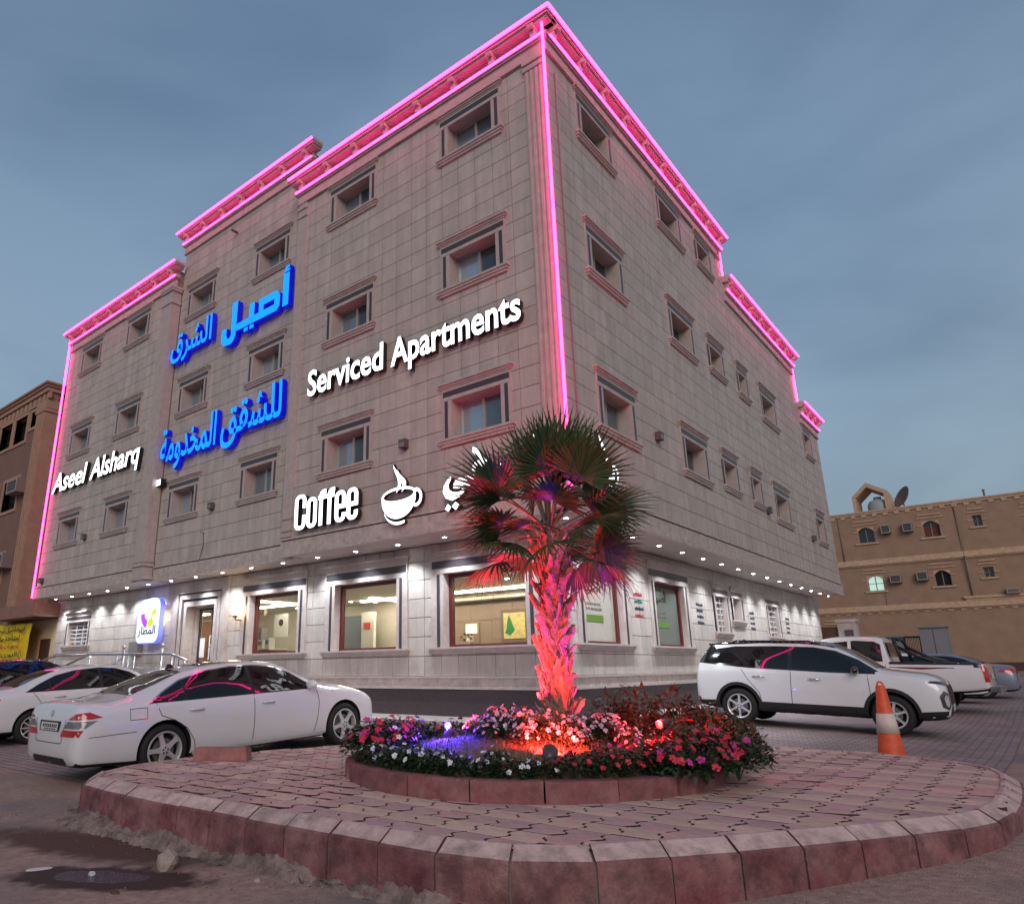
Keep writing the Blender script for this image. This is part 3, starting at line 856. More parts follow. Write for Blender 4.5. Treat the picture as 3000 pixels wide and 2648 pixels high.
# ================================================================== lit signs on the hotel
# coffee cup emblem: crescent bowl, rim ring, handle and steam
def ring(cx, cy, ro, ri, a0=0, a1=360, n=28):
    p = []
    for k in range(n+1):
        a = rad(lerp(a0,a1,k/n)); p.append((cx+ro[0]*cos(a), cy+ro[1]*sin(a)))
    q = []
    for k in range(n+1):
        a = rad(lerp(a0,a1,k/n)); q.append((cx+ri[0]*cos(a), cy+ri[1]*sin(a)))
    return p, q
def band(mb, p, q, z0, z1, mi=0):
    n = len(p)
    o = [(*x,z0) for x in p]+[(*x,z0) for x in q]+[(*x,z1) for x in p]+[(*x,z1) for x in q]
    for k in range(n-1):
        mb.add([o[k],o[k+1],o[n+k+1],o[n+k],o[2*n+k],o[2*n+k+1],o[3*n+k+1],o[3*n+k]], [(0,1,5,4),(2,3,7,6),(3,0,4,7),(1,2,6,5),(0,3,2,1)], 1)
        mb.add([o[2*n+k],o[2*n+k+1],o[3*n+k+1],o[3*n+k]], [(0,1,2,3)], 0)
# heavy condensed letters of the word Coffee
def rpath(x0, x1, y0, y1, r, n=7):
    """rounded rectangle as a closed path that starts at the middle of the right side"""
    p = [(x1,(y0+y1)/2)]
    for cx, cy, a in ((x1-r,y1-r,0),(x0+r,y1-r,90),(x0+r,y0+r,180),(x1-r,y0+r,270)):
        for k in range(n+1): t = rad(a+90*k/n); p.append((cx+r*cos(t), cy+r*sin(t)))
    return p+[(x1,(y0+y1)/2)]
def hband(mb, p, q, z0, z1):
    n = len(p)
    for k in range(n-1):
        v = [(*p[k],z0),(*p[k+1],z0),(*q[k+1],z0),(*q[k],z0),(*p[k],z1),(*p[k+1],z1),(*q[k+1],z1),(*q[k],z1)]
        mb.add(v, [(4,5,6,7)], 0); mb.add(v, [(0,1,5,4),(2,3,7,6),(3,2,1,0)], 1)
    for k in (0, n-1):
        v = [(*p[k],z0),(*q[k],z0),(*q[k],z1),(*p[k],z1)]; mb.add(v, [(0,1,2,3)], 1)
def block_word(o):
    B = FL @ T(-7.20, 4.60, .06)
    xh, cap, w, t, d = .70, .82, .355, .118, .12
    x = 0.0
    def bx(mb, x0, x1, y0, y1):
        v = [(x0,y0,0),(x1,y0,0),(x1,y1,0),(x0,y1,0),(x0,y0,d),(x1,y0,d),(x1,y1,d),(x0,y1,d)]
        mb.add(v, [(4,5,6,7)], 0); mb.add(v, [(0,1,5,4),(1,2,6,5),(2,3,7,6),(3,0,4,7),(3,2,1,0)], 1)
    for ch in 'Coffee':
        mb = MB()
        if ch in 'Coe':
            h, ww = (cap, .40) if ch == 'C' else (xh, w)
            p = rpath(x, x+ww, -.005, h, .15); q = rpath(x+t, x+ww-t, .085, h-.085, .055)
            n = len(p)
            if ch == 'o': hband(mb, p, q, 0, d)
            elif ch == 'C':
                p = rpath(x, x+ww, -.005, h, .15, 7); g = 3
                P1 = [(x+ww, h*.60)]+p[1:-1]+[(x+ww, h*.40)]; Q1 = [(x+ww-t, h*.60)]+q[1:-1]+[(x+ww-t, h*.40)]
                hband(mb, P1, Q1, 0, d)
            else:
                P1 = [(x+ww, h*.44)]+p[1:-1]+[(x+ww, h*.28)]; Q1 = [(x+ww-t, h*.44)]+q[1:-1]+[(x+ww-t, h*.28)]
                hband(mb, P1, Q1, 0, d); bx(mb, x+t-.004, x+ww-.002, h*.42, h*.56)
            x += ww+.030
        else:
            bx(mb, x+.045, x+.165, 0, cap-.14)
            hp = [(x+.045,cap-.14)]+[(x+.045+.15-.15*cos(rad(a)), cap-.14+.14*sin(rad(a))) for a in range(10,91,16)]+[(x+.275,cap)]
            hq = [(x+.165,cap-.14)]+[(x+.165+.045-.045*cos(rad(a)), cap-.14+.045*sin(rad(a))) for a in range(10,91,16)]+[(x+.275,cap-.095)]
            hband(mb, hp, hq, 0, d)
            bx(mb, x, x+.045, xh-.10, xh); bx(mb, x+.165, x+.265, xh-.10, xh)
            x += .285
        mb.build('letter', [SIGNW, BLACK], o, B)
def sign(name, label, cat, f, mats, parts, group=None):
    o = empty(name, (0,0,0), 0, label, cat, group)
    return o
sg = empty('lettering_sign', (0,0,0), 0, 'white lit letters reading Serviced Apartments across the hotel front', 'sign', 'lit signs on the hotel')
b = FL @ T(0,0,.03)
letters('Serviced', -6.98, -4.42, 7.85, 8.53, .12, [SIGNW, BLACK], sg, b, .019)
letters('Apartments', -4.18, -.78, 7.62, 8.48, .12, [SIGNW, BLACK], sg, b, .019)
sg = empty('lettering_sign', (0,0,0), 0, 'white lit letters reading Aseel Alsharq beside the far pink neon edge', 'sign', 'lit signs on the hotel')
b = FP3 @ T(0,0,.03)
letters('Aseel', -21.55, -18.95, 7.84, 8.58, .12, [SIGNW, BLACK], sg, b, .016, shear=.12)
letters('Alsharq', -18.55, -15.25, 7.62, 8.58, .12, [SIGNW, BLACK], sg, b, .016, shear=.12)
sg = empty('coffee_sign', (0,0,0), 0, 'white lit letters reading Coffee above the left shop windows', 'sign', 'lit signs on the hotel')
block_word(sg)
sg = empty('arabic_coffee_sign', (0,0,0), 0, 'white lit Arabic lettering partly hidden behind the palm crown', 'sign', 'lit signs on the hotel')
B = FL @ T(0,0,.06)
SW = [(-2.52,5.05),(-2.61,4.98),(-2.69,4.88),(-2.71,4.77),(-2.64,4.64),(-2.48,4.57),(-2.30,4.62),(-2.19,4.70),(-2.10,4.79),(-1.63,4.84),(-1.60,5.0),(-2.18,4.99),(-2.38,4.97),(-2.44,4.89),(-2.45,4.81),(-2.36,4.79),(-2.25,4.78),(-2.24,4.73),(-2.34,4.71),(-2.48,4.74),(-2.56,4.81),(-2.57,4.90),(-2.49,5.02)]
for nm_, pl_ in (('letter',SW),('dot',[(-2.66,4.43),(-2.58,4.37),(-2.51,4.45),(-2.59,4.52)]),('dot',[(-2.49,4.46),(-2.40,4.38),(-2.31,4.46),(-2.40,4.54)]),('stroke',[(-1.98,5.45),(-1.96,5.53),(-1.88,5.49),(-1.64,5.19),(-1.72,5.15),(-1.84,5.29)])):
    q = MB(); q.prism(pl_, 0, .12, 1); q.m[1] = 0; q.build(nm_, [SIGNW, BLACK], sg, B)
q = MB(); p_, q_ = ring(-1.83,5.10,(.16,.14),(.055,.05)); band(q, p_, q_, 0, .123); q.build('letter', [SIGNW, BLACK], sg, B)
letters(shape('كو'), -1.50, -.50, 4.50, 5.50, .12, [SIGNW, BLACK], sg, B, .035)
sg = empty('arabic_name_sign', (0,0,0), 0, 'upper line of blue lit Arabic lettering on the recessed bay', 'sign', 'lit signs on the hotel')
b = FP2 @ T(0,0,.05)
for nm_, zz_, pl_ in [('letter',0,[(-8.52,11.95),(-8.52,10.95),(-8.27,10.95),(-8.27,11.95)]),
    ('hamza',.0,[(-8.49,11.99),(-8.26,11.99),(-8.26,12.05),(-8.39,12.07),(-8.28,12.09),(-8.28,12.17),(-8.47,12.17),(-8.47,12.09),(-8.42,12.06),(-8.49,12.05)]),
    ('dot',0,[(-10.25,10.77),(-10.06,10.77),(-10.06,10.89),(-10.25,10.89)]),('dot',0,[(-9.98,10.77),(-9.79,10.77),(-9.79,10.89),(-9.98,10.89)])]:
    q = MB(); q.prism(pl_, zz_, .16, 1); q.m[1] = 0; q.build(nm_, [SIGNB, SIGNBS], sg, b)
q = MB()
def slab(pl_, k_):
    o_ = len(q.f); q.prism(pl_, .0, .16+.0015*k_, 1); q.m[o_+1] = 0
slab([(-10.9,10.93),(-8.78,10.93),(-8.66,11.02),(-8.64,11.16),(-10.9,11.16)], 0)
slab([(-9.59,11.10),(-9.37,11.10),(-9.37,11.33),(-9.59,11.55)], 1)
slab([(-9.60,11.56),(-9.38,11.32),(-8.88,11.32),(-8.64,11.36),(-8.70,11.48),(-8.82,11.56)], 2)
slab([(-8.88,11.33),(-8.88,11.10),(-8.64,11.02),(-8.63,11.38)], 3)
slab([(-10.03,11.57),(-10.03,11.08),(-9.79,11.08),(-9.79,11.57)], 4)
slab([(-10.9,11.91),(-10.87,10.88),(-10.64,10.80),(-10.63,11.91)], 5)
slab([(-10.87,10.90),(-10.95,10.80),(-10.84,10.59),(-10.72,10.66),(-10.64,10.82)], 6)
slab([(-10.93,10.805),(-11.05,10.81),(-11.18,10.61),(-10.83,10.585)], 7)
slab([(-11.05,10.82),(-11.11,10.95),(-11.36,10.90),(-11.31,10.72),(-11.16,10.60)], 8)
slab([(-11.11,10.94),(-11.10,11.15),(-11.35,11.17),(-11.37,10.88)], 9)
q.build('letter', [SIGNB, SIGNBS], sg, b)
letters(shape('الشرق'), -14.25, -11.95, 10.85, 12.0, .16, [SIGNB, SIGNBS], sg, b, .016)
sg = empty('arabic_name_sign', (0,0,0), 0, 'lower line of blue lit Arabic lettering on the recessed bay', 'sign', 'lit signs on the hotel')
letters(shape('للشقق'), -11.0, -8.30, 7.40, 8.80, .16, [SIGNB, SIGNBS], sg, b, .016)
letters(shape('المخدومة'), -14.25, -11.25, 7.30, 8.70, .16, [SIGNB, SIGNBS], sg, b, .016)
def cup(f, x, z, s, label):
    o = empty('cup_emblem', (0,0,0), 0, label, 'sign', 'lit signs on the hotel')
    B = f @ T(x, z, .05) @ Matrix.Scale(s, 4)
    mb = MB()
    p, q = ring(0,.52,(.50,.175),(.44,.12)); band(mb, p, q, 0, .10)
    # bowl: lower half under the rim
    pts = [(-.5,.52)]
    for k in range(17):
        a = rad(180+180*k/16); pts.append((.5*cos(a)*(.98), .50+.50*sin(a)*(1.0)))
    bowl = [(-.495,.47)]+[(.5*cos(rad(t)), .47+.46*sin(rad(t))) for t in range(195,346,10)]+[(.495,.47)]
    low = [(.44*cos(rad(t)), .50-.12*abs(sin(rad(t)))) for t in range(345,194,-10)]
    low = [(.47*cos(rad(t)), .49+.165*sin(rad(t))) for t in range(350,189,-10)]
    poly = bowl+low
    n = len(poly)
    # fill between the bowl curve and the lower rim edge
    m2 = len(bowl)
    up = [( -.47+.94*k/(m2-1), .49-.165*sin(pi*k/(m2-1)) ) for k in range(m2)]
    band(mb, bowl, up, 0, .10)
    mb.build('cup_bowl', [SIGNW, BLACK], o, B)
    mb = MB(); p, q = ring(.50,.40,(.17,.20),(.11,.13),-110,100); band(mb, p, q, 0, .10); mb.build('cup_handle', [SIGNW, BLACK], o, B)
    mb = MB(); p, q = ring(.02,.30,(.46,.42),(.46,.36),200,290,16); band(mb, p, q, 0, .10); mb.build('saucer', [SIGNW, BLACK], o, B)
    mb = MB()
    for k in (0, 1):
        p, q = [], []
        for i in range(13):
            t = i/12; w = .055*sin(pi*min(1,t*1.05+.02))
            xx = -.06+.13*k+.10*sin(t*4.6+.3*k); zz = .58+(.66-.14*k)*t
            p.append((xx+w,zz)); q.append((xx-w,zz))
        band(mb, p, q, 0, .10)
    mb.build('steam', [SIGNW, BLACK], o, B)
cup(FL, -3.92, 4.42, .96, 'white lit coffee cup emblem with steam next to the word Coffee')
cup(FR, .96, 4.58, .86, 'white lit coffee cup emblem round the corner behind the palm crown')
# rounded lit sign by the entrance
o = empty('rounded_lit_sign', (0,0,0), 0, 'rounded white lit panel with purple and lime curve by the entrance', 'sign', 'lit signs on the hotel')
B = FGL @ T(-16.1, 2.33, .16)
def rrect(w, h, r, n=6):
    p = []
    for cx, cy, a in ((w-r,r,-90),(w-r,h-r,0),(r,h-r,90),(r,r,180)):
        for k in range(n+1): t = rad(a+90*k/n); p.append((cx+r*cos(t), cy+r*sin(t)))
    return p
mb = MB(); mb.prism(rrect(1.35,1.36,.26), 0, .14, 1); mb.build('sign_box', [SIGNBS, P('sign_edge_blue', (.2,.22,.6), .4, emit=(.15,.2,1.0), es=.5)], o, B)
mb = MB(); mb.prism(rrect(1.29,1.30,.24), .14, .15, 0); mb.build('sign_face', EM('sign_white_face', (.90,.95,1.0), .72), o, B @ T(.03,.03,0))
def arc(a0, a1, ro, ri, mt, nm):
    mb = MB(); p, q = ring(.68,.92,(ro,ro),(ri,ri),a0,a1,12); band(mb, p, q, 0, .006); mb.build(nm, [mt, mt], o, B @ T(0,0,.151))
arc(183,263, .44,.22, EM('sign_purple', (.42,.06,.75), .75), 'purple_curve')
arc(-86,16, .44,.22, EM('sign_lime', (.48,.75,.0), .8), 'lime_curve')
mb = MB(); mb.box(.60,.76,1.12,1.31,0,.006); mb.build('sky_blue_block', EM('sign_skyblue', (.35,.65,.95), .9), o, B @ T(0,0,.151))
letters(shape('المطار'), .14, 1.17, .20, .54, .006, [P('sign_navy', (.01,.01,.06), .5)]*2, o, B @ T(0,0,.151), .014, 'lettering', False)
# wall sconces at the door
for x, lab in ((-15.05,'glowing globe wall lamp on the left of the entrance'),(-11.0,'glowing globe wall lamp on the right of the entrance')):
    o = empty('wall_sconce', (x, 1.19, 2.95), 0, lab, 'wall lamp', 'wall lamps at the entrance')
    mb = MB(); mb.tube([(0,0,-.12),(0,-.2,-.12),(0,-.2,-.02)], .02, 6); mb.lathe([(.0,-.06),(.05,-.06),(.06,0)], 10, 0, (0,-.2,0)); mb.lathe([(.07,-.01),(.07,.01)], 10, 0, (0,-.01,-.12))
    mb.build('lamp_arm', P('brass_brown', (.14,.07,.04), .4, metal=.5), o)
    mb = MB(); mb.lathe([(.05,0),(.12,.05),(.15,.14),(.13,.22),(.06,.28),(0,.29)], 14, 0, (0,-.2,0)); mb.build('lamp_globe', EM('globe_glow', (1.0,.74,.36), 11), o, smooth=True)
# small black block with a lit white face, below the blue lettering
o = empty('lit_block', (0,0,0), 0, 'small black block with lit white face under the lower blue lettering', 'floodlight')
mb = MB(); mb.box(-14.35,-14.02,6.92,7.14,.02,.2); mb.build('casing', BLACK, o, FP2)
mb = MB(); mb.box(-14.33,-14.08,6.94,7.12,.2,.21); mb.build('lens', SIGNW, o, FP2)

# ================================================================== steps and railing at the entrance
mb = MB()
mb.box(-18.2,-11.0,.10,1.15,.2,.60); mb.box(-17.6,-11.3,.40,1.15,.60,.78); mb.box(-17.0,-11.6,.70,1.15,.78,.95)
tag(mb.build('entrance_steps', TRIM), 'stone entrance steps in front of the hotel door', 'steps')
rl = empty('ramp_railing', (-16,.2,.35), 0, 'brushed steel ramp railing with sloping handrail left of the door', 'railing')
def loc(pts): return [(x+16,y-.2,z-.35) for x,y,z in pts]
RW = [('handrail',[(-24.6,.2,1.35),(-20.1,.2,2.06),(-17.6,.2,2.04)],.034),('handrail',[(-19.6,.16,1.62),(-17.5,.16,2.05),(-14.7,.16,2.0),(-12.65,.16,1.97),(-11.8,.16,1.78)],.034),
      ('mid_rail',[(-23.8,.2,1.05),(-20.1,.2,1.66),(-12.7,.2,1.60)],.016),('mid_rail',[(-23.4,.2,.8),(-20.1,.2,1.32),(-12.7,.2,1.26)],.016),
      ('mid_rail',[(-16.9,.24,1.45),(-15.9,.24,1.75),(-15.4,.24,1.95)],.02)]
for n, p, r in RW: q = MB(); q.tube(loc(p), r, 8); q.build(n, STEEL, rl, smooth=True)
for x, zt_ in [(-22.0,1.7),(-20.05,2.06),(-17.5,2.05),(-15.75,2.0),(-15.36,2.12),(-15.05,1.99),(-14.7,1.99),(-13.2,2.12),(-12.65,1.97),(-12.0,1.8)]:
    q = MB(); px, py, _ = loc([(x,.2,0)])[0]
    q.tube([(px,py,.0),(px,py,zt_-.35)], .04 if zt_ > 2.1 else .026, 8)
    if zt_ > 2.1: q.lathe([(.0,-.05),(.045,-.03),(.065,.0),(.045,.05),(0,.075)], 10, 0, (px,py,zt_-.27))
    q.build('post', STEEL, rl, smooth=True)
# ================================================================== traffic island with block paving and kerb
IZ = .42
PATH = [(-3.08,-4.9),(-3.0,-5.6),(-2.78,-6.10),(-2.38,-6.40),(-1.8,-6.45),(-.5,-6.44),(.7,-6.40),(1.7,-6.37),(2.4,-6.33),(2.85,-6.24),
        (3.2,-6.02),(3.55,-5.58),(3.92,-5.10),(4.47,-4.25),(4.82,-3.68),(5.02,-3.2),(5.10,-2.7),(5.12,-2.0),(5.09,-.95),(4.95,-.35),
        (4.5,.08),(3.8,.38),(2.9,.46),(1.2,.46),(0,.40),(-1.2,-.2),(-2.1,-1.4),(-2.6,-3.0),(-2.92,-4.2)]
def resample(path, step, closed=True):
    pts = [Vector((*p,0)) for p in path]
    if closed: pts.append(pts[0])
    seg = [(pts[i+1]-pts[i]).length for i in range(len(pts)-1)]
    tot = sum(seg); n = int(round(tot/step)); out = []
    for k in range(n):
        d = tot*k/n; i = 0
        while d > seg[i]: d -= seg[i]; i += 1
        out.append(pts[i].lerp(pts[i+1], d/seg[i]))
    return out
def clip_poly(poly, clip):
    """Sutherland-Hodgman, clip counter-clockwise"""
    out = poly
    for i in range(len(clip)):
        a, b = clip[i], clip[(i+1)%len(clip)]
        def inside(p): return (b[0]-a[0])*(p[1]-a[1])-(b[1]-a[1])*(p[0]-a[0]) >= -1e-9
        inp, out = out, []
        for k in range(len(inp)):
            p, q = inp[k-1], inp[k]
            if inside(p) != inside(q):
                d1 = (b[0]-a[0])*(p[1]-a[1])-(b[1]-a[1])*(p[0]-a[0]); d2 = (b[0]-a[0])*(q[1]-a[1])-(b[1]-a[1])*(q[0]-a[0])
                t = d1/(d1-d2); out.append((p[0]+(q[0]-p[0])*t, p[1]+(q[1]-p[1])*t))
            if inside(q): out.append(q)
        if not out: return []
    return out
def offset_path(path, d):
    pts = [Vector((*p,0)) for p in path]; out_ = []
    for i in range(len(pts)):
        e = (pts[(i+1)%len(pts)]-pts[i-1]).normalized(); out_.append((pts[i].x+e.y*d, pts[i].y-e.x*d))
    return out_
PATH = offset_path(PATH, .065)
BED_C, BED_R = (1.1,-3.3), 2.02
PJ = P('paver_side_dark', (.05,.03,.028), .95)
PV = [P('paver_tan', (.60,.42,.33), .75, var=.09, vscale=14, bump=.2, bscale=120, island=.10, grime=.14),
      P('paver_mauve', (.49,.315,.295), .75, var=.09, vscale=14, bump=.2, bscale=120, island=.10, grime=.14),
      P('paver_pink', (.55,.335,.30), .75, var=.09, vscale=14, bump=.2, bscale=120, island=.10, grime=.14)]
bed_sheet = MB(); bed_sheet.prism([(p[0],p[1]) for p in PATH], .1, IZ-.022)
island = bed_sheet.build('island_pavement', P('paver_joint_sand', (.075,.05,.045), .95), kind='structure')
pv = []
PX, PY = .285, .265
def paver_poly(cx, cy, flip):
    hx, hy, A = PX/2-.012, PY/2-.008, .034*flip
    ts = [-1,-.55,-.15,.15,.55,1]; wv = [0,1,.75,-.75,-1,0]
    right = [(hx+A*w, hy*t) for t, w in zip(ts, wv)]
    left = [(-hx+A*w, hy*t) for t, w in zip(ts, wv)]
    return [(cx+x, cy+y) for x, y in right+left[::-1]]
rp = random.Random(11)
CLIPP = [p for p in PATH if p != (-3.08,-4.9)]
j = 0
y = -6.5
while y < .55:
    x = -3.2+(PX/2 if False else 0)
    while x < 5.3:
        poly = paver_poly(x, y, 1)
        d = math.hypot(x-BED_C[0], y-BED_C[1])
        if d > BED_R-.16:
            c = clip_poly(poly, PATH)
            if len(c) >= 3:
                ar = abs(sum(c[k-1][0]*c[k][1]-c[k][0]*c[k-1][1] for k in range(len(c))))/2
                if ar > .004:
                    mi = j % 2 if rp.random() > .12 else 2
                    if x < .6 and rp.random() < .45: mi = 2
                    cc = Vector((x,y,IZ)); dist = (cc-CAM).length
                    ahead = (cc-CAM).dot(Fv) > 0
                    pv.append((dist if ahead else 99, c, mi, rp.uniform(-.0035,.0035), x, y))
        x += PX
    y += PY; j += 1
pv.sort(key=lambda q: q[0])
PCACHE = {}
rest = MB()
for i, (dist, c, mi, dz, x, y) in enumerate(pv):
    if i < 300:
        n = len(c); whole = n == 12
        if whole and mi in PCACHE: me = PCACHE[mi]
        else:
            q = MB(); cl = [(a-x, b-y) for a, b in c]
            tp = [(a*.97, b*.965) for a, b in cl] if whole else cl
            q.prism(cl, -.04, -.004, 1); q.f.pop(1); q.m.pop(1)
            o0 = len(q.v); q.v += [(a,b,0) for a, b in tp]
            q.f.append(tuple(range(o0, o0+n))); q.m.append(0)
            for k in range(n): q.f.append((n+k, n+(k+1)%n, o0+(k+1)%n, o0+k)); q.m.append(0)
            me = q.mesh('paver', [PV[mi], PJ])
            if whole: PCACHE[mi] = me
        link('paver', me, island, T(x, y, IZ+dz))
    else:
        k0 = len(rest.f); rest.prism(c, IZ-.04, IZ+dz, 3); rest.m[k0+1] = mi
rest.build('pavers', PV+[PJ], island, kind='stuff')
# ---- kerb stones, one by one
KT, KF = P('kerb_top_dusty', (.56,.40,.37), .8, var=.18, vscale=9, bump=.25, bscale=60, island=.10, grime=.38), \
         P('kerb_face_red', (.15,.030,.038), .8, col2=(.33,.17,.16), vscale=2.2, bump=.4, bscale=50, island=.20, grime=.5)
kerb = None
rs = resample(PATH, .48)
rk = random.Random(4)
def outn(i, pts):
    d = (pts[(i+1)%len(pts)]-pts[i-1]).normalized(); return Vector((d.y,-d.x,0))
kerb_joint = MB(); pr0 = [(0,.40),(.09,.36),(.118,.35),(.120,-.1)]
n = len(rs)
ns = [outn(i, rs) for i in range(n)]
for i in range(n):
    a, b2 = rs[i], rs[(i+1)%n]
    vs = []
    for (o_, z) in pr0: vs += [tuple(a+ns[i]*o_+Vector((0,0,z))), tuple(b2+ns[(i+1)%n]*o_+Vector((0,0,z)))]
    kerb_joint.add(vs, [(0,2,3,1),(2,4,5,3),(4,6,7,5)])
kerb = kerb_joint.build('kerb', P('kerb_mortar', (.17,.14,.13), .95), kind='structure')
for i in range(n):
    a, b2 = rs[i], rs[(i+1)%n]
    t0, t1 = .018, .982
    z = rk.uniform(-.006,.006); ofs = rk.uniform(-.006,.006)
    pr = [(-.035,.30,0),(-.035,.432+z,0),(.0+ofs,.436+z,0),(.112+ofs,.368+z,1),(.132+ofs,.352+z,1),(.140+ofs,-.12,1)]
    q = MB()
    for t in (t0, t1):
        p, nn = a.lerp(b2, t), ns[i].lerp(ns[(i+1)%n], t).normalized()
        for (o_, zz, _) in pr: q.v.append(tuple(p+nn*o_+Vector((0,0,zz))))
    k = len(pr)
    for s_ in range(k-1): q.f.append((s_, s_+1, k+s_+1, k+s_)); q.m.append(0 if s_ < 3 else 1)
    q.f.append(tuple(range(k-1,-1,-1))); q.m.append(1); q.f.append(tuple(range(k,2*k))); q.m.append(1)
    q.build('kerb_stone', [KT, KF], kerb)
# ---- rough concrete haunch under the front left stones
hp = resample([(-3.0,-5.45),(-2.78,-6.10),(-2.38,-6.40),(-1.8,-6.45),(-.5,-6.44),(.7,-6.40),(1.7,-6.37),(2.4,-6.33),(2.9,-6.2),(3.25,-5.95)], .05, closed=False)
rh = random.Random(8)
mb = MB(); prof = 7
nsx = []
for i, p in enumerate(hp):
    d = (hp[min(i+1,len(hp)-1)]-hp[max(i-1,0)]).normalized(); nn = Vector((d.y,-d.x,0))
    u = i/len(hp); wmax = (.20*(1-u)+.06)*min(1, 8*(1-u), 10*u+.4)
    g0 = gz(p.y)
    for k in range(prof):
        t = k/(prof-1)
        o_ = .17+wmax*t+rh.uniform(-.02,.02)*(0 if k == 0 else 1)
        z = lerp(.17*(.75+.25*sin(i*.23)), g0-.03, t**1.6)+rh.uniform(-.03,.03)
        mb.v.append((p.x+nn.x*o_, p.y+nn.y*o_, z))
for i in range(len(hp)-1):
    for k in range(prof-1): mb.f.append((i*prof+k, i*prof+k+1, (i+1)*prof+k+1, (i+1)*prof+k)); mb.m.append(0)
mb.build('concrete_haunch', P('rough_concrete', (.34,.25,.22), .9, col2=(.17,.115,.10), vscale=9, bump=1.0, bscale=28, grime=.5), kerb, smooth=True)

# ================================================================== round flower bed
bed = empty('flower_bed', (BED_C[0],BED_C[1],IZ), 0, 'round flower bed ringed with red concrete stones on the traffic island', 'flower bed')
BS = P('bed_stone_red', (.20,.045,.05), .75, col2=(.30,.14,.135), vscale=4.5, bump=.3, bscale=60, island=.15, grime=.35)
nb = 20
for k in range(nb):
    a0, a1 = 2*pi*k/nb+.004, 2*pi*(k+1)/nb-.004
    dz = rk.uniform(-.012,.012); ro = BED_R+rk.uniform(-.015,.015); ri = ro-.13
    p, q_ = [], []
    for i in range(4):
        a = lerp(a0,a1,i/3); p.append((ro*cos(a),ro*sin(a))); q_.append((ri*cos(a),ri*sin(a)))
    mb = MB(); mb.prism(p+q_[::-1], -.05, .165+dz); mb.build('edging_stone', BS, bed)
mb = MB(); NR, NA = 12, 48
rm = random.Random(3)
for i in range(NR+1):
    r = 1.9*i/NR
    for k in range(NA):
        a = 2*pi*k/NA
        mb.v.append((r*cos(a), r*sin(a), .12+.27*(1-(r/1.9)**2)+rm.uniform(-.018,.018)))
for i in range(NR):
    for k in range(NA):
        mb.f.append((i*NA+k, (i+1)*NA+k, (i+1)*NA+(k+1)%NA, i*NA+(k+1)%NA)); mb.m.append(0)
mb.build('soil', P('bed_soil', (.13,.075,.05), .95, col2=(.22,.13,.085), vscale=18, bump=.8, bscale=50), bed, smooth=True)
# thin grass on the mound
gm = MB(); rg = random.Random(21)
def bedz(x, y): return IZ+.12+.27*max(0,1-((x-BED_C[0])**2+(y-BED_C[1])**2)/3.61)
for k in range(5200):
    r = 1.75*math.sqrt(rg.random()); a = rg.uniform(0, 2*pi)
    x, y = r*cos(a), r*sin(a); z = bedz(x+BED_C[0], y+BED_C[1])-IZ
    h = rg.uniform(.02,.055); w = .005; t = rg.uniform(0, pi); lx_, ly_ = rg.uniform(-.02,.02), rg.uniform(-.02,.02)
    gm.add([(x-w*cos(t),y-w*sin(t),z),(x+w*cos(t),y+w*sin(t),z),(x+lx_,y+ly_,z+h)], [(0,1,2)])
gm.build('grass_blades', P('dry_grass', (.10,.095,.035), .8, island=.4), bed, kind='stuff')

# ---- flowering plants
LEAF = P('bush_leaf', (.022,.05,.018), .5, island=.45)
LEAF2 = P('red_bush_leaf', (.10,.05,.02), .55, island=.5)
FLW = {'white': P('white_petal', (.72,.70,.70), .6, island=.08), 'red': P('red_petal', (.55,.02,.05), .55, island=.25),
       'pink': P('pink_petal', (.72,.42,.52), .6, island=.15), 'magenta': P('magenta_petal', (.50,.03,.22), .55, island=.2)}
EYE = P('flower_eye', (.4,.06,.12), .6)
def leaf(mb, p, d, up, L_, w, mi=0):
    s_ = d.cross(up)
    if s_.length < 1e-4: s_ = Vector((1,0,0))
    s_.normalize(); u2 = s_.cross(d).normalized()
    a = p+d*L_*.5
    mb.add([p, a+s_*w-u2*w*.3, p+d*L_-u2*L_*.15, a-s_*w-u2*w*.3], [(0,1,2),(0,2,3)], mi)
def flower(mb, p, nrm, r, mi, eye=1, petals=5, rot=0):
    t = nrm.cross(Vector((.3,.2,1))).normalized(); b_ = nrm.cross(t)
    for k in range(petals):
        a = 2*pi*k/petals+rot
        d = t*cos(a)+b_*sin(a); s_ = t*-sin(a)+b_*cos(a)
        mb.add([p, p+d*r*.55-s_*r*.42+nrm*r*.12, p+d*r-s_*r*.22+nrm*r*.05, p+d*r+s_*r*.26+nrm*r*.05, p+d*r*.6+s_*r*.40+nrm*r*.12], [(0,1,2,3,4)], mi)
    if eye is not None:
        q = p+nrm*r*.10
        mb.add([q+t*r*.16, q+b_*r*.16, q-t*r*.16, q-b_*r*.16], [(0,1,2,3)], eye)
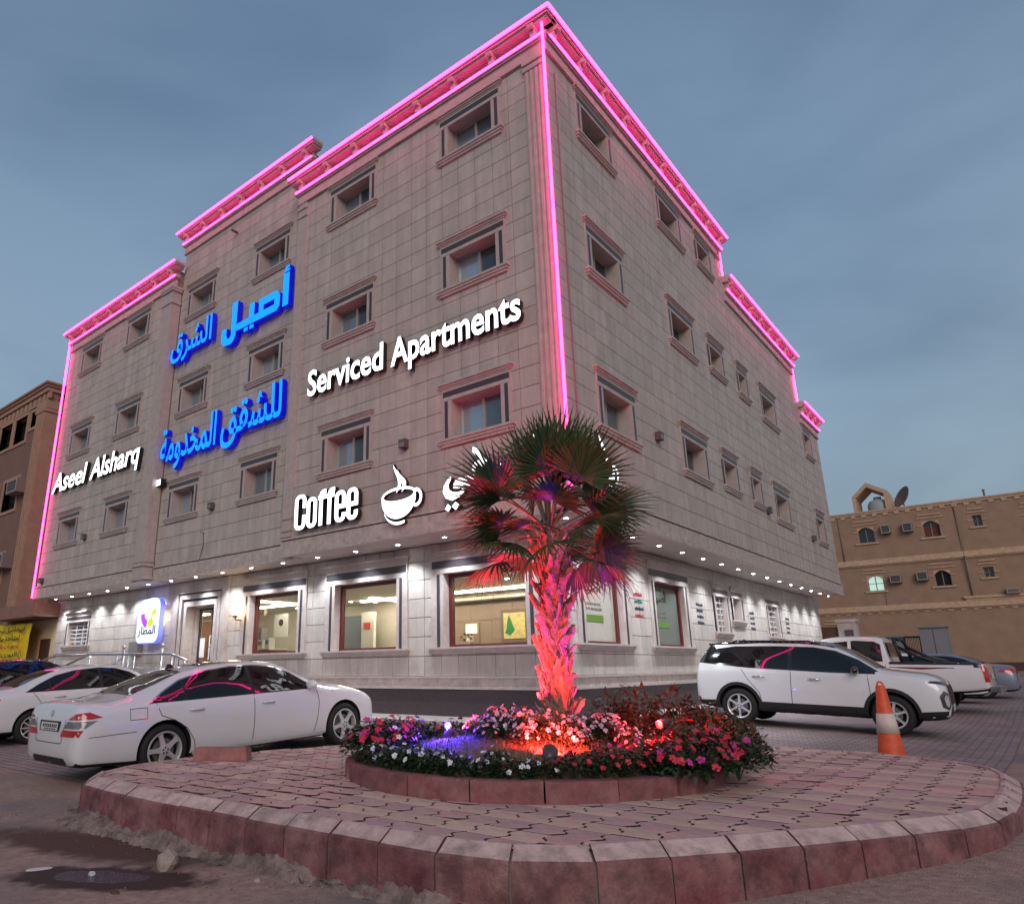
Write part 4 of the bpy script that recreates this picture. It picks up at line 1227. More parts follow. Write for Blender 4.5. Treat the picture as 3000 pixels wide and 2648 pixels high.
def bush_meshes(seed, rad_, h, nl, nf, cols, lm, fr=.030, leafL=(.05,.085)):
    r = random.Random(seed)
    lf, fl, st = MB(), MB(), MB()
    for k in range(9):
        a = r.uniform(0,2*pi); q = r.uniform(.2,.7)*rad_
        st.tube([(0,0,-.05),(q*.5*cos(a),q*.5*sin(a),h*.4),(q*cos(a),q*sin(a),h*.8)], [.006,.005,.003], 4)
    for k in range(nl):
        a = r.uniform(0,2*pi); e = r.random(); q = rad_*math.sqrt(r.random())
        top = h*(1-(q/rad_)**2*.55)
        z = top*(.12+.88*math.sqrt(e))*r.uniform(.75,1.08)
        p = Vector((q*cos(a), q*sin(a), z))
        d = Vector((cos(a)*r.uniform(.2,1)+r.uniform(-.5,.5), sin(a)*r.uniform(.2,1)+r.uniform(-.5,.5), r.uniform(-.35,.7))).normalized()
        leaf(lf, p, d, Vector((r.uniform(-.4,.4),r.uniform(-.4,.4),1)), r.uniform(*leafL), r.uniform(.013,.022))
    for k in range(nf):
        a = r.uniform(0,2*pi); q = rad_*math.sqrt(r.random())*1.02
        z = h*(1-(q/rad_)**2*.6)*r.uniform(.75,1.1)+.01
        nn = Vector((cos(a)*q/rad_*1.1+r.uniform(-.35,.35), sin(a)*q/rad_*1.1+r.uniform(-.35,.35), .75)).normalized()
        flower(fl, Vector((q*cos(a), q*sin(a), z))+nn*.015, nn, fr*r.uniform(.8,1.15), 0 if r.random() < .9 else min(1,len(cols)-1), eye=len(cols), rot=r.random())
    return lf.mesh('foliage', lm), fl.mesh('blossoms', [FLW[c] for c in cols]+[EYE]), st.mesh('stems', P('stem_green', (.05,.06,.02), .7))
VAR = {}
for kk, (c, nf, rd, h) in {'white': (['white'], 11, .22, .24), 'red': (['red','magenta'], 15, .26, .30), 'pink': (['pink','white'], 34, .22, .30), 'mix': (['red','white'], 18, .25, .27)}.items():
    VAR[kk] = [bush_meshes(50+13*i+len(kk), rd, h, 420, nf, c, LEAF, fr=.036 if kk == 'red' else .031) for i in range(3)]
VAR['shrub'] = [bush_meshes(90+i, .27, .50, 700, 0, ['red'], LEAF2, leafL=(.05,.10)) for i in range(2)]
def plant(kind, x, y, s, label, group, zoff=0.0):
    v = VAR[kind][rp.randrange(len(VAR[kind]))]
    r_ = math.hypot(x-BED_C[0], y-BED_C[1])
    z = bedz(x,y) if r_ < 1.9 else IZ+.10
    o = empty('flowering_bush' if kind != 'shrub' else 'leafy_shrub', (x,y,z-.02+zoff), rp.uniform(0,6.28), label, 'plant', group)
    o.scale = (s, s, s*rp.uniform(.9,1.1))
    for me, nm in zip(v, ('foliage','blossoms','stems')):
        if nm == 'blossoms' and kind == 'shrub': continue
        link(nm, me, o)
def onring(r, deg): return BED_C[0]+r*cos(rad(deg)), BED_C[1]+r*sin(rad(deg))
for i, dg in enumerate(range(-126, -47, 8)):
    x, y = onring(1.70+rp.uniform(-.06,.06), dg); plant('white', x, y, rp.uniform(.75,.95), 'low bush with small white flowers along the front rim of the round bed', 'white flowered bushes along the front rim')
for i, dg in enumerate(range(-112, -50, 21)):
    x, y = onring(1.45+rp.uniform(-.08,.08), dg); plant('white', x, y, .6, 'low bush with small white flowers along the front rim of the round bed', 'white flowered bushes along the front rim')
for i, dg in enumerate(range(-44, 14, 9)):
    x, y = onring(1.74+rp.uniform(-.06,.06), dg); plant('red', x, y, rp.uniform(.75,.95), 'low dark bush with red flowers along the right rim of the round bed', 'red flowered bushes along the right rim')
    if i % 2: x, y = onring(1.48+rp.uniform(-.06,.06), dg+4); plant('red', x, y, .7, 'low dark bush with red flowers along the right rim of the round bed', 'red flowered bushes along the right rim')
for (dx, dy, s) in [(1.72,.30,1.25),(1.98,.05,1.15),(2.1,.42,1.2),(2.05,-.30,1.1),(1.86,-.5,1.0),(2.2,.1,1.0)]:
    plant('red', BED_C[0]+dx, BED_C[1]+dy, s, 'tall red flowered bush spilling over the right rim onto the pavers', 'red flowered bushes spilling over on the right', .04)
for dg in (-178,-170,-163,-155,-147,-139):
    x, y = onring(1.78+rp.uniform(-.05,.07), dg); plant('red' if dg % 2 else 'mix', x, y, 1.15, 'red and white flowered bush spilling over the left rim of the round bed', 'red and white bushes on the left rim', .02)
for dg in (-172,-160,-150,-137):
    x, y = onring(1.50, dg); plant('mix', x, y, 1.0, 'red and white flowered bush spilling over the left rim of the round bed', 'red and white bushes on the left rim')
for dg in (178,168,157,146):
    x, y = onring(1.72, dg); plant('red', x, y, .95, 'red flowered bush at the back left rim behind the blue lamp', 'red flowered bushes at the back left rim')
for i, dg in enumerate(range(150, 395, 20)):
    r_ = .62+rp.uniform(-.1,.12)
    plant('pink', 1.35+r_*cos(rad(dg)), -3.1+r_*sin(rad(dg)), .92, 'pink flowered bush in the ring round the palm trunk', 'pink flowered bushes round the palm trunk')
for i, dg in enumerate(range(170, 385, 36)):
    r_ = .86+rp.uniform(-.1,.1)
    plant('pink', 1.35+r_*cos(rad(dg)), -3.1+r_*sin(rad(dg)), .7, 'pink flowered bush in the ring round the palm trunk', 'pink flowered bushes round the palm trunk')
for (x, y, s) in [(2.45,-1.85,1.1),(2.72,-2.05,.95),(2.0,-1.45,1.5),(2.35,-1.35,1.25),(1.55,-1.55,1.35),(2.85,-2.35,.9),(2.85,-1.7,.95),(1.2,-1.5,1.2),(2.6,-1.5,1.2)]:
    plant('shrub', x, y, s, 'leafy shrub with reddish tips at the back right of the bed', 'reddish shrubs at the back of the bed', .0)

# every bush of a row is told apart by its place in the row
ORD = 'first second third fourth fifth sixth seventh eighth ninth tenth eleventh twelfth thirteenth fourteenth fifteenth sixteenth seventeenth eighteenth nineteenth twentieth'.split()
rows = {}
for o in bpy.data.objects:
    if o.get('category') == 'plant': rows.setdefault(o['group'], []).append(o)
SHORT = {'white flowered bushes along the front rim': 'white flowered bush behind the front rim of the bed', 'red flowered bushes along the right rim': 'red flowered bush inside the right rim of the bed',
    'red flowered bushes spilling over on the right': 'red flowered bush spilling over the right rim', 'red and white bushes on the left rim': 'red and white bush on the left rim of the bed',
    'red flowered bushes at the back left rim': 'red flowered bush at the back left of the bed', 'pink flowered bushes round the palm trunk': 'pink flowered bush ringing the palm trunk', 'reddish shrubs at the back of the bed': 'reddish leafy shrub at the back of the bed'}
for g_, os_ in rows.items():
    os_.sort(key=lambda o: (o.location-CAM).dot(R2)/(o.location-CAM).dot(Fv))
    for i_, o in enumerate(os_): o['label'] = SHORT[g_]+', '+ORD[i_]+' from the left'
# ---- garden spotlights
def spike_lamp(x, y, z, aim, colr, lens, label, energy, size=75, cone=.075, r=.05, spill=0):
    o = empty('garden_spotlight', (x,y,z), 0, label, 'spotlight', 'garden spotlights in the bed')
    d = (Vector(aim)-Vector((x,y,z))).normalized()
    B = d.to_track_quat('Z','Y').to_matrix().to_4x4()
    mb = MB(); mb.lathe([(0,-.10),(r*.7,-.10),(r,-.03),(r*1.08,.035),(r*1.08,.06),(r*.9,.06)], 16, 0)
    mb.build('lamp_head', P('spotlight_casing', (.07,.05,.06), .4), o, B, smooth=True)
    mb = MB(); mb.lathe([(0,.045),(r*.6,.043),(r*.92,.035)], 16, 0); mb.build('lens', lens, o, B)
    mb = MB(); mb.tube([(0,0,-.02),(0,0,-.22)], .012, 6); mb.build('spike', BLACK, o)
    l = bpy.data.lights.new('garden_beam', 'SPOT'); l.energy = energy; l.color = colr; l.spot_size = rad(size); l.spot_blend = .6; l.shadow_soft_size = .04
    lo = bpy.data.objects.new('garden_beam', l); COL.objects.link(lo)
    lo.matrix_world = Matrix.Translation(Vector((x,y,z))+d*.075) @ (-d).to_track_quat('Z','Y').to_matrix().to_4x4()
    if spill:      # the bare glowing lens also spills light all round
        l2 = bpy.data.lights.new('garden_spill', 'POINT'); l2.energy = spill; l2.color = colr; l2.shadow_soft_size = .03
        lo = bpy.data.objects.new('garden_spill', l2); COL.objects.link(lo); lo.location = Vector((x,y,z))+d*.11+Vector((0,0,.05))
    return o
LB, LR = EM('blue_lens', (.13,.10,1.0), 7), EM('red_lens', (1.0,.05,.035), 5)
spike_lamp(.24,-3.68,.88,(.9,-4.9,.70),(.05,.02,1.0),LB,'blue garden spotlight glowing at the left of the bed',160,165,r=.045,spill=34)
spike_lamp(2.34,-2.58,.91,(1.9,-4.4,.55),(1.0,.025,.03),LR,'red garden spotlight glowing at the right of the bed',170,165,r=.043,spill=62)
spike_lamp(.98,-3.22,1.02,(1.22,-3.35,2.8),(1.0,.025,.04),LR,'small red garden spotlight half hidden in pink flowers beside the trunk',330,130,r=.035)
spike_lamp(1.93,-4.25,.72,(1.50,-3.3,1.30),(1.0,.035,.03),LR,'garden spotlight seen from behind among the front flowers, lighting the trunk red',330,160,r=.07)
spike_lamp(.30,-3.75,.80,(1.3,-3.05,2.2),(1.0,.03,.03),LR,'pale cone shaped garden spotlight at the left edge of the bed',330,90,r=.045)
spike_lamp(1.72,-2.62,.84,(1.42,-2.95,1.5),(.05,.03,1.0),LB,'blue garden spotlight behind the foot of the palm trunk',45,100,r=.04)
spike_lamp(2.2,-3.3,.85,(1.4,-3.0,3.1),(.05,.03,1.0),LB,'blue garden spotlight to the right of the trunk aimed at the crown',130,60,r=.04)

# ================================================================== fan palm
palm = empty('palm_tree', (1.36,-3.09,.74), 0, 'fan palm with dark green crown and rough trunk lit red in the flower bed', 'tree')
BARK = P('palm_bark', (.30,.20,.155), .85, col2=(.17,.10,.075), vscale=16, bump=.7, bscale=40, stretch=(1,1,3))
rt = random.Random(12)
mb = MB(); NZ, NA = 22, 18
for i in range(NZ+1):
    t = i/NZ; r = lerp(.135,.115,t)+.05*max(0,1-t*6)+rt.uniform(-.008,.008)
    for k in range(NA): a = 2*pi*k/NA; rr_ = r*(1+rt.uniform(-.04,.04)); mb.v.append((rr_*cos(a), rr_*sin(a), -.15+2.45*t))
for i in range(NZ):
    for k in range(NA): mb.f.append((i*NA+k, i*NA+(k+1)%NA, (i+1)*NA+(k+1)%NA, (i+1)*NA+k)); mb.m.append(0)
mb.build('trunk', BARK, palm, smooth=True)
BOOT = P('palm_boot', (.36,.235,.175), .8, col2=(.14,.08,.06), vscale=12, bump=.5, bscale=45, island=.25)
def boot_mesh(seed):
    r = random.Random(seed); mb = MB(); n = 6; w0 = r.uniform(.055,.078); Ln = r.uniform(.15,.25); out = r.uniform(.03,.10)
    for i in range(n):
        t = i/(n-1); w = w0*(1-t*.60)*(1 if i < n-1 else .75); z = Ln*t; x = .005+out*t**1.5; sk = r.uniform(-.016,.016); w *= r.uniform(.82,1.12)
        for (yy, xx) in ((-w,-.012),(-w*.45,.016),(w*.45,.018),(w,-.012)): mb.v.append((x+xx, yy+sk, z+(r.uniform(-.06,.05) if i == n-1 else r.uniform(-.006,.006))))
    for i in range(n-1):
        for k in range(3): mb.f.append((i*4+k, i*4+k+1, (i+1)*4+k+1, (i+1)*4+k)); mb.m.append(0)
    m0 = len(mb.v)
    for i in range(n):
        for k in (0, 3): v = mb.v[i*4+k]; mb.v.append((v[0]-.020*(1-.4*i/n), v[1]*.9, v[2]))
    for i in range(n-1): mb.f.append((m0+2*i, m0+2*i+2, m0+2*i+3, m0+2*i+1)); mb.m.append(0)
    for i in range(n-1):
        mb.f.append((i*4, (i+1)*4, m0+2*(i+1), m0+2*i)); mb.f.append((i*4+3, m0+2*i+1, m0+2*(i+1)+1, (i+1)*4+3)); mb.m += [0,0]
    mb.f.append(((n-1)*4,(n-1)*4+1,(n-1)*4+2,(n-1)*4+3,m0+2*n-1,m0+2*n-2)); mb.m.append(0)
    return mb.mesh('leaf_base', BOOT)
BOOTS = [boot_mesh(i) for i in range(14)]
k = 0
z = -.02
while z < 2.2:
    a = k*2.399+rt.uniform(-.2,.2)
    tilt = rt.uniform(-.10,.36)*(1 if z < 1.5 else .6)
    link('leaf_base', BOOTS[rt.randrange(14)], palm, T(.112*cos(a), .112*sin(a), z) @ Matrix.Rotation(a,4,'Z') @ Matrix.Rotation(rt.uniform(-.42,.42),4,'X') @ Matrix.Rotation(tilt,4,'Y') @ Matrix.Scale(rt.uniform(.62,1.35),4))
    k += 1; z += .0180
fb = MB()
for i in range(900):      # loose fibres between the leaf bases
    a = rt.uniform(0, 2*pi); z = rt.uniform(.0, 2.3); r0 = .135+rt.uniform(0,.05); da = rt.uniform(-.5,.5); l_ = rt.uniform(.06,.2)
    p0 = Vector((r0*cos(a), r0*sin(a), z)); p1 = Vector(((r0+.03)*cos(a+da*.5), (r0+.03)*sin(a+da*.5), z+l_*.5)); p2 = Vector(((r0+rt.uniform(-.01,.07))*cos(a+da), (r0+rt.uniform(-.01,.07))*sin(a+da), z+l_*rt.uniform(.3,1)))
    s_ = Vector((-sin(a), cos(a), .3))*.0035
    fb.add([p0-s_, p0+s_, p1+s_, p1-s_, p2], [(0,1,2,3),(3,2,4)])
fb.build('trunk_fibres', P('trunk_fibre', (.26,.17,.12), .9, island=.5), palm, kind='stuff')
FROND = P('palm_frond', (.038,.070,.022), .45, island=.35, spec=.4)
def frond_mesh(seed, droop):
    r = random.Random(seed); mb = MB()
    PL = r.uniform(.50,.72)
    pts = [Vector((PL*t,0,.10*sin(t*1.5)-droop*.25*t*t)) for t in (0,.25,.5,.75,1)]
    mb.tube(pts, [.020,.016,.013,.011,.009], 5, 1)
    hub = pts[-1]; N = 27; FL_ = r.uniform(.62,.76)
    for k in range(N):
        a = lerp(-1.62,1.62,(k+.5)/N)+r.uniform(-.02,.02)
        Ls = FL_*(1-.22*abs(a)/1.62)*r.uniform(.92,1.05)
        d = Vector((cos(a), sin(a), 0)); s_ = Vector((-sin(a), cos(a), 0))
        w = 1.62/N*FL_*.62
        ring_ = []
        for t, ww in ((.06,.12),(.35,.80),(.52,.78),(.76,.38),(1.0,.02)):
            sag = -droop*(.10*t+.55*t**3)*FL_*(.7+.6*r.random() if t > .9 else 1)-.16*FL_*abs(sin(a))*t
            c = hub+d*Ls*t+Vector((0,0,sag+.05*t))
            ring_.append((c-s_*w*ww, c-Vector((0,0,w*ww*.55)), c+s_*w*ww))
        o = len(mb.v)
        for q in ring_: mb.v += [tuple(x) for x in q]
        for i in range(4):
            for h_ in (0,1): mb.f.append((o+3*i+h_, o+3*i+h_+1, o+3*i+4+h_, o+3*i+3+h_)); mb.m.append(0)
    return mb.mesh('frond', [FROND, P('palm_petiole', (.10,.075,.03), .5)])
FM = [(frond_mesh(i, dr)) for i, dr in enumerate((.04,.08,.14,.22,.34,.50))]
nfr = 36
for k in range(nfr):
    t = k/(nfr-1)
    el = lerp(86, -30, t**.85)+rt.uniform(-11,11)
    az = k*137.5+rt.uniform(-12,12)
    zz = lerp(2.50, 2.16, t)
    me = FM[min(5, int(t*5.2+rt.random()*.8))]
    link('frond', me, palm, T(.05*cos(rad(az)), .05*sin(rad(az)), zz) @ Matrix.Rotation(rad(az),4,'Z') @ Matrix.Rotation(-rad(el),4,'Y') @ Matrix.Rotation(rad(rt.uniform(-55,55)),4,'X') @ Matrix.Scale(lerp(1.05,.92,t),4))

# ================================================================== small things on the ground
cone = empty('traffic_cone', (3.93,.72,gz(.72,3.93)), 0, 'scuffed orange traffic cone with white band at the far edge of the island', 'traffic cone')
CO = P('cone_orange', (.62,.085,.025), .55, var=.2, vscale=9)
mb = MB(); mb.lathe([(.165,.035),(.055,.93),(.048,.945),(.0,.945)], 24); mb.build('cone_body', CO, cone, smooth=True)
mb = MB(); mb.lathe([(.1275,.36),(.1315,.36),(.1018,.60),(.0975,.60)], 24); mb.build('white_band', P('cone_band', (.62,.52,.47), .5, var=.15), cone, smooth=True)
mb = MB(); mb.prism([(.20*sx,.20*sy) for sx, sy in ((-1,-1),(1,-1),(1,1),(-1,1))], 0, .035); mb.build('cone_foot', P('cone_foot_dark', (.25,.04,.02), .7), cone)
mb = MB(); mb.tube([(.035*cos(rad(a)),0,.94+.05*sin(rad(a))) for a in range(0,181,20)], .012, 6); mb.build('loop_handle', CO, cone)
mb = MB(); mb.prism([(-.36,-.07),(.36,-.09),(.37,.07),(.1,.10),(-.35,.08)], 0, .15, 0, top=[(-.35,-.05),(.34,-.08),(.35,.06),(.1,.08),(-.33,.07)])
mb.build('kerb_stone_slab', P('loose_kerb_red', (.30,.13,.115), .85, var=.3, vscale=8, bump=.4), None, T(-2.60,-4.76,IZ+.004) @ Matrix.Rotation(rad(33),4,'Z'), label='loose broken red kerb stone lying on the island pavers', cat='stone')
def rock(name, x, y, z, s, label, mt, seed):
    bm = bmesh.new(); bmesh.ops.create_icosphere(bm, subdivisions=2, radius=1)
    r = random.Random(seed)
    for v in bm.verts: v.co *= r.uniform(.82,1.12)
    for v in bm.verts: v.co = Vector((v.co.x*s[0], v.co.y*s[1], v.co.z*s[2]))
    me = bpy.data.meshes.new(name); bm.to_mesh(me); bm.free(); me.materials.append(mt)
    return link(name, me, None, T(x,y,z), label=label, cat='stone')
RK = P('field_stone', (.34,.27,.22), .9, var=.25, vscale=20, bump=.4)
rock('rock', .10,-7.00,.07,(.095,.08,.10),'rough tan stone leaning on the kerb concrete at the left', RK, 3)
rock('pebble', .97,-6.78,.025,(.03,.03,.03),'small grey pebble below the front kerb', RK, 5)
rock('crumpled_can', -.21,-7.44,.025,(.032,.026,.024),'small crushed pale can beside the dark puddle', P('pale_can', (.5,.5,.52), .4), 8)
rock('litter_scrap', .38,-7.55,.02,(.05,.028,.022),'dark scrap of litter at the near edge of the puddle', P('litter_dark', (.10,.04,.04), .7), 9)
mb = MB(); mb.prism([(.095*cos(rad(a)), (.035-.008*cos(rad(a)))*sin(rad(a))) for a in range(0,360,24)], 0, .022)
mb.build('shoe_sole', P('pale_rubber', (.62,.60,.58), .6), None, T(-.71,-7.62,.006) @ Matrix.Rotation(rad(62),4,'Z'), label='pale shoe sole lying on the road left of the puddle', cat='shoe sole')
gr = MB(); rr = random.Random(77)
for k in range(260):
    x, y = rr.uniform(-3.5,4.6), 0
    y = -6.75-abs(rr.gauss(0,.42)) if x < 3 else rr.uniform(-6.6,-5.0)
    if x >= 3: x = 3.55+(y+5.9)*.62+abs(rr.gauss(0,.3))+.15
    s_ = rr.uniform(.003,.010); z = gz(y,x)+s_*.3
    gr.add([(x-s_,y,z),(x,y-s_,z),(x+s_,y,z),(x,y+s_,z),(x,y,z+s_),(x,y,z-s_)], [(0,1,4),(1,2,4),(2,3,4),(3,0,4)])
gr.build('gravel', P('grit', (.17,.12,.10), .9, island=.5), kind='stuff')
# ================================================================== vehicles
PAINTW = P('white_car_paint', (.66,.67,.68), .28, coat=1.0, var=.02, vscale=2)
PAINTS = P('silver_blue_car_paint', (.20,.24,.30), .3, metal=.4, coat=1.0)
PAINTB = P('dark_blue_car_paint', (.006,.010,.06), .22, coat=1.0)
PAINTK = P('black_car_paint', (.006,.006,.007), .12, coat=1.0)
CGLASS = P('car_glass', (.006,.007,.008), .03, spec=.55, coat=.25)
CTRIM = P('black_car_trim', (.012,.012,.013), .5)
WELL = P('wheel_well_dark', (.006,.006,.006), .9)
TYRE = P('tyre_rubber', (.008,.008,.008), .75)
RIM = P('alloy_rim', (.62,.62,.63), .32, metal=.5)
REDL = P('tail_lamp_red', (.33,.006,.01), .12, coat=1.0, emit=(1,.03,.02), es=.04)
CLRL = P('lamp_clear', (.42,.43,.45), .1, coat=1.0)
CHROME = P('chrome', (.7,.7,.7), .08, metal=1.0)
PLATE = P('number_plate_white', (.55,.54,.52), .5)
SEAM = P('panel_gap', (.02,.02,.022), .8)
def loft(tab, n=104):
    """closed car body: x stations, half section of 12 points mirrored"""
    xs = []
    x0, x1 = tab[0][0], tab[-1][0]
    for i in range(n):
        t = i/(n-1)
        t = .5-.5*cos(pi*t) if True else t
        xs.append(lerp(x0,x1,lerp(t,i/(n-1),.45)))
    bm = bmesh.new(); rings = []
    for x in xs:
        zb, zt, zs, ws, wt, cr = [interp(tab,x,j) for j in range(1,7)]
        zr = zt-cr
        zs_ = min(zs, zr-.012)
        zm = lerp(zb, zs_, .55)
        zw = lerp(zs_, zr, .5); ww = lerp(ws*.955, wt, .44)+.012
        h = [(0,zb),(ws*.78,zb),(ws*.93,zb+.03*(zs_-zb)/.7),(ws*.975,lerp(zb,zs_,.16)),(ws*.995,lerp(zb,zs_,.36)),(ws,zm),(ws*.995,lerp(zb,zs_,.76)),(ws*.978,lerp(zb,zs_,.92)),(ws*.952,zs_),
             (lerp(ws*.952,ww,.5)+.003,lerp(zs_,zw,.5)),(ww,zw),(lerp(ww,wt,.55)+.006,lerp(zw,zr,.55)),(wt,zr),(wt*.92,zr+cr*.36),(wt*.72,zr+cr*.66),(wt*.4,zr+cr*.90),(0,zt)]
        for _ in range(2):      # round the section off (corner cutting)
            c_ = [h[0]]
            for (ya,za),(yb,zb_) in zip(h, h[1:]): c_ += [(ya*.75+yb*.25, za*.75+zb_*.25), (ya*.25+yb*.75, za*.25+zb_*.75)]
            h = c_+[h[-1]]
        full = h+[(-y,z) for y,z in h[-2:0:-1]]
        rings.append([bm.verts.new((x,y,z)) for y,z in full])
    m_ = len(rings[0])
    for i in range(len(rings)-1):
        for k in range(m_):
            bm.faces.new((rings[i][k], rings[i][(k+1)%m_], rings[i+1][(k+1)%m_], rings[i+1][k]))
    bm.faces.new(rings[0][::-1]); bm.faces.new(rings[-1])
    bmesh.ops.recalc_face_normals(bm, faces=bm.faces)
    for f in bm.faces:
        f.smooth = True
        f.normal_update()
        if f.normal.z < -.55: f.material_index = 1
    return bm
def cut(me, cutters):
    o = bpy.data.objects.new('tmp', me); COL.objects.link(o); tmp = [o]
    for c in cutters:
        co = bpy.data.objects.new('tmpc', c); COL.objects.link(co); tmp.append(co)
        md = o.modifiers.new('b', 'BOOLEAN'); md.operation = 'DIFFERENCE'; md.object = co; md.solver = 'EXACT'; md.material_mode = 'TRANSFER'
    dg = bpy.context.evaluated_depsgraph_get()
    out_ = bpy.data.meshes.new_from_object(o.evaluated_get(dg))
    for t in tmp: bpy.data.objects.remove(t)
    return out_
PLN = {'L': ((0,-1,0),(1,0,0),(0,0,1)), 'R': ((0,1,0),(1,0,0),(0,0,1)), 'T': ((0,0,-1),(1,0,0),(0,1,0)), 'F': ((-1,0,0),(0,1,0),(0,0,1)), 'B': ((1,0,0),(0,1,0),(0,0,1)),
       'BR': ((.7071,.7071,0),(.7071,-.7071,0),(0,0,1)), 'BL': ((.7071,-.7071,0),(.7071,.7071,0),(0,0,1)), 'FR': ((-.7071,.7071,0),(.7071,.7071,0),(0,0,1)), 'FL': ((-.7071,-.7071,0),(.7071,-.7071,0),(0,0,1))}
def proj_patch(bvh, poly, plane, off=.004, maxe=.09):
    d, e1, e2 = [Vector(v) for v in PLN[plane]]
    bm = bmesh.new()
    vs = [bm.verts.new((a,b,0)) for a,b in poly]
    f = bm.faces.new(vs)
    bmesh.ops.triangulate(bm, faces=[f])
    for it in range(5):
        ed = [e for e in bm.edges if e.calc_length() > maxe]
        if not ed: break
        bmesh.ops.subdivide_edges(bm, edges=ed, cuts=1, use_grid_fill=True)
        bmesh.ops.triangulate(bm, faces=[f for f in bm.faces if len(f.verts) > 3])
    for v in bm.verts:
        p = e1*v.co.x+e2*v.co.y-d*6
        h = bvh.ray_cast(p, d)
        if h[0] is None: h = bvh.find_nearest(e1*v.co.x+e2*v.co.y-d*1.2)
        nn = h[1]
        if nn.dot(d) > 0: nn = -nn
        v.co = h[0]+(nn*.6-d*.4).normalized()*off
    for f in bm.faces:
        f.smooth = True
        f.normal_update()
        if f.normal.dot(d) > 0: f.normal_flip()
    return bm
def ribbon(pts, w=.010):
    """2D polyline -> list of quads"""
    out_ = []
    for (a,b),(c,d) in zip(pts, pts[1:]):
        l = math.hypot(c-a,d-b) or 1; nx, ny = -(d-b)/l*w/2, (c-a)/l*w/2
        ex, ey = (c-a)/l*w*.3, (d-b)/l*w*.3
        out_.append([(a-nx-ex,b-ny-ey),(c-nx+ex,d-ny+ey),(c+nx+ex,d+ny+ey),(a+nx-ex,b+ny-ey)])
    return out_
def arcpts(x, z, r, a0, a1, n): return [(x+r*cos(rad(lerp(a0,a1,k/n))), z+r*sin(rad(lerp(a0,a1,k/n)))) for k in range(n+1)]
RIMC = {}
def rim_mesh(R, n, wsp, style):
    key = (R,n,wsp,style)
    if key in RIMC: return RIMC[key]
    mb = MB()
    mb.lathe([(R*.90,-.10),(R*.93,-.02),(R,0),(R*.97,.012),(R*.90,.004),(R*.88,-.03),(R*.86,-.12)], 40, 0)
    mb.lathe([(0,-.085),(R*.88,-.085)], 24, 1)
    mb.lathe([(R*.62,-.075),(R*.28,-.075),(R*.28,-.06),(R*.62,-.06)], 24, 2)
    mb.lathe([(R*.24,-.07),(R*.24,.0),(R*.20,.012),(R*.10,.014),(.0,.014)], 24, 0)
    for k in range(n):
        a = 2*pi*k/n+.3
        def pt(r, t, z): return (r*cos(a)-t*sin(a), r*sin(a)+t*cos(a), z)
        if style == 'star':
            sec = [(R*.16,R*wsp*1.5,.006),(R*.40,R*wsp*.95,.002),(R*.70,R*wsp*.85,-.004),(R*.91,R*wsp*1.25,-.004)]
        else:
            sec = [(R*.16,R*wsp,.006),(R*.5,R*wsp*.75,.004),(R*.92,R*wsp*.9,-.004)]
        vs = []
        for (r, w, z) in sec: vs += [pt(r,-w,z-.03), pt(r,-w*.8,z), pt(r,w*.8,z), pt(r,w,z-.03)]
        fs = []
        for i in range(len(sec)-1):
            for h in range(3): fs.append((i*4+h, (i+1)*4+h, (i+1)*4+h+1, i*4+h+1))
        mb.add(vs, fs, 0)
    for k in range(5):
        a = 2*pi*k/5; mb.lathe([(.012,-.0),(.012,.015),(0,.015)], 6, 1, (R*.15*cos(a),R*.15*sin(a),.003))
    me = mb.mesh('rim', [RIM, WELL, P('brake_disc', (.2,.19,.18), .4, metal=.6)], angle=40)
    RIMC[key] = me
    return me
TYC = {}
def tyre_mesh(R, Rr, w):
    key = (R,Rr,w)
    if key in TYC: return TYC[key]
    mb = MB()
    mb.lathe([(Rr*.93,-w),(Rr,-w*.99),(lerp(Rr,R,.6),-w*1.02),(R*.965,-w*.92),(R*.995,-w*.7),(R,-w*.5),(R*.995,-w*.3),(R*.965,-w*.08),(lerp(Rr,R,.6),.012),(Rr*1.02,.006),(Rr*.95,-.012),(Rr*.93,-.05)], 44, 0)
    me = mb.mesh('tyre', TYRE, smooth=True)
    TYC[key] = me
    return me
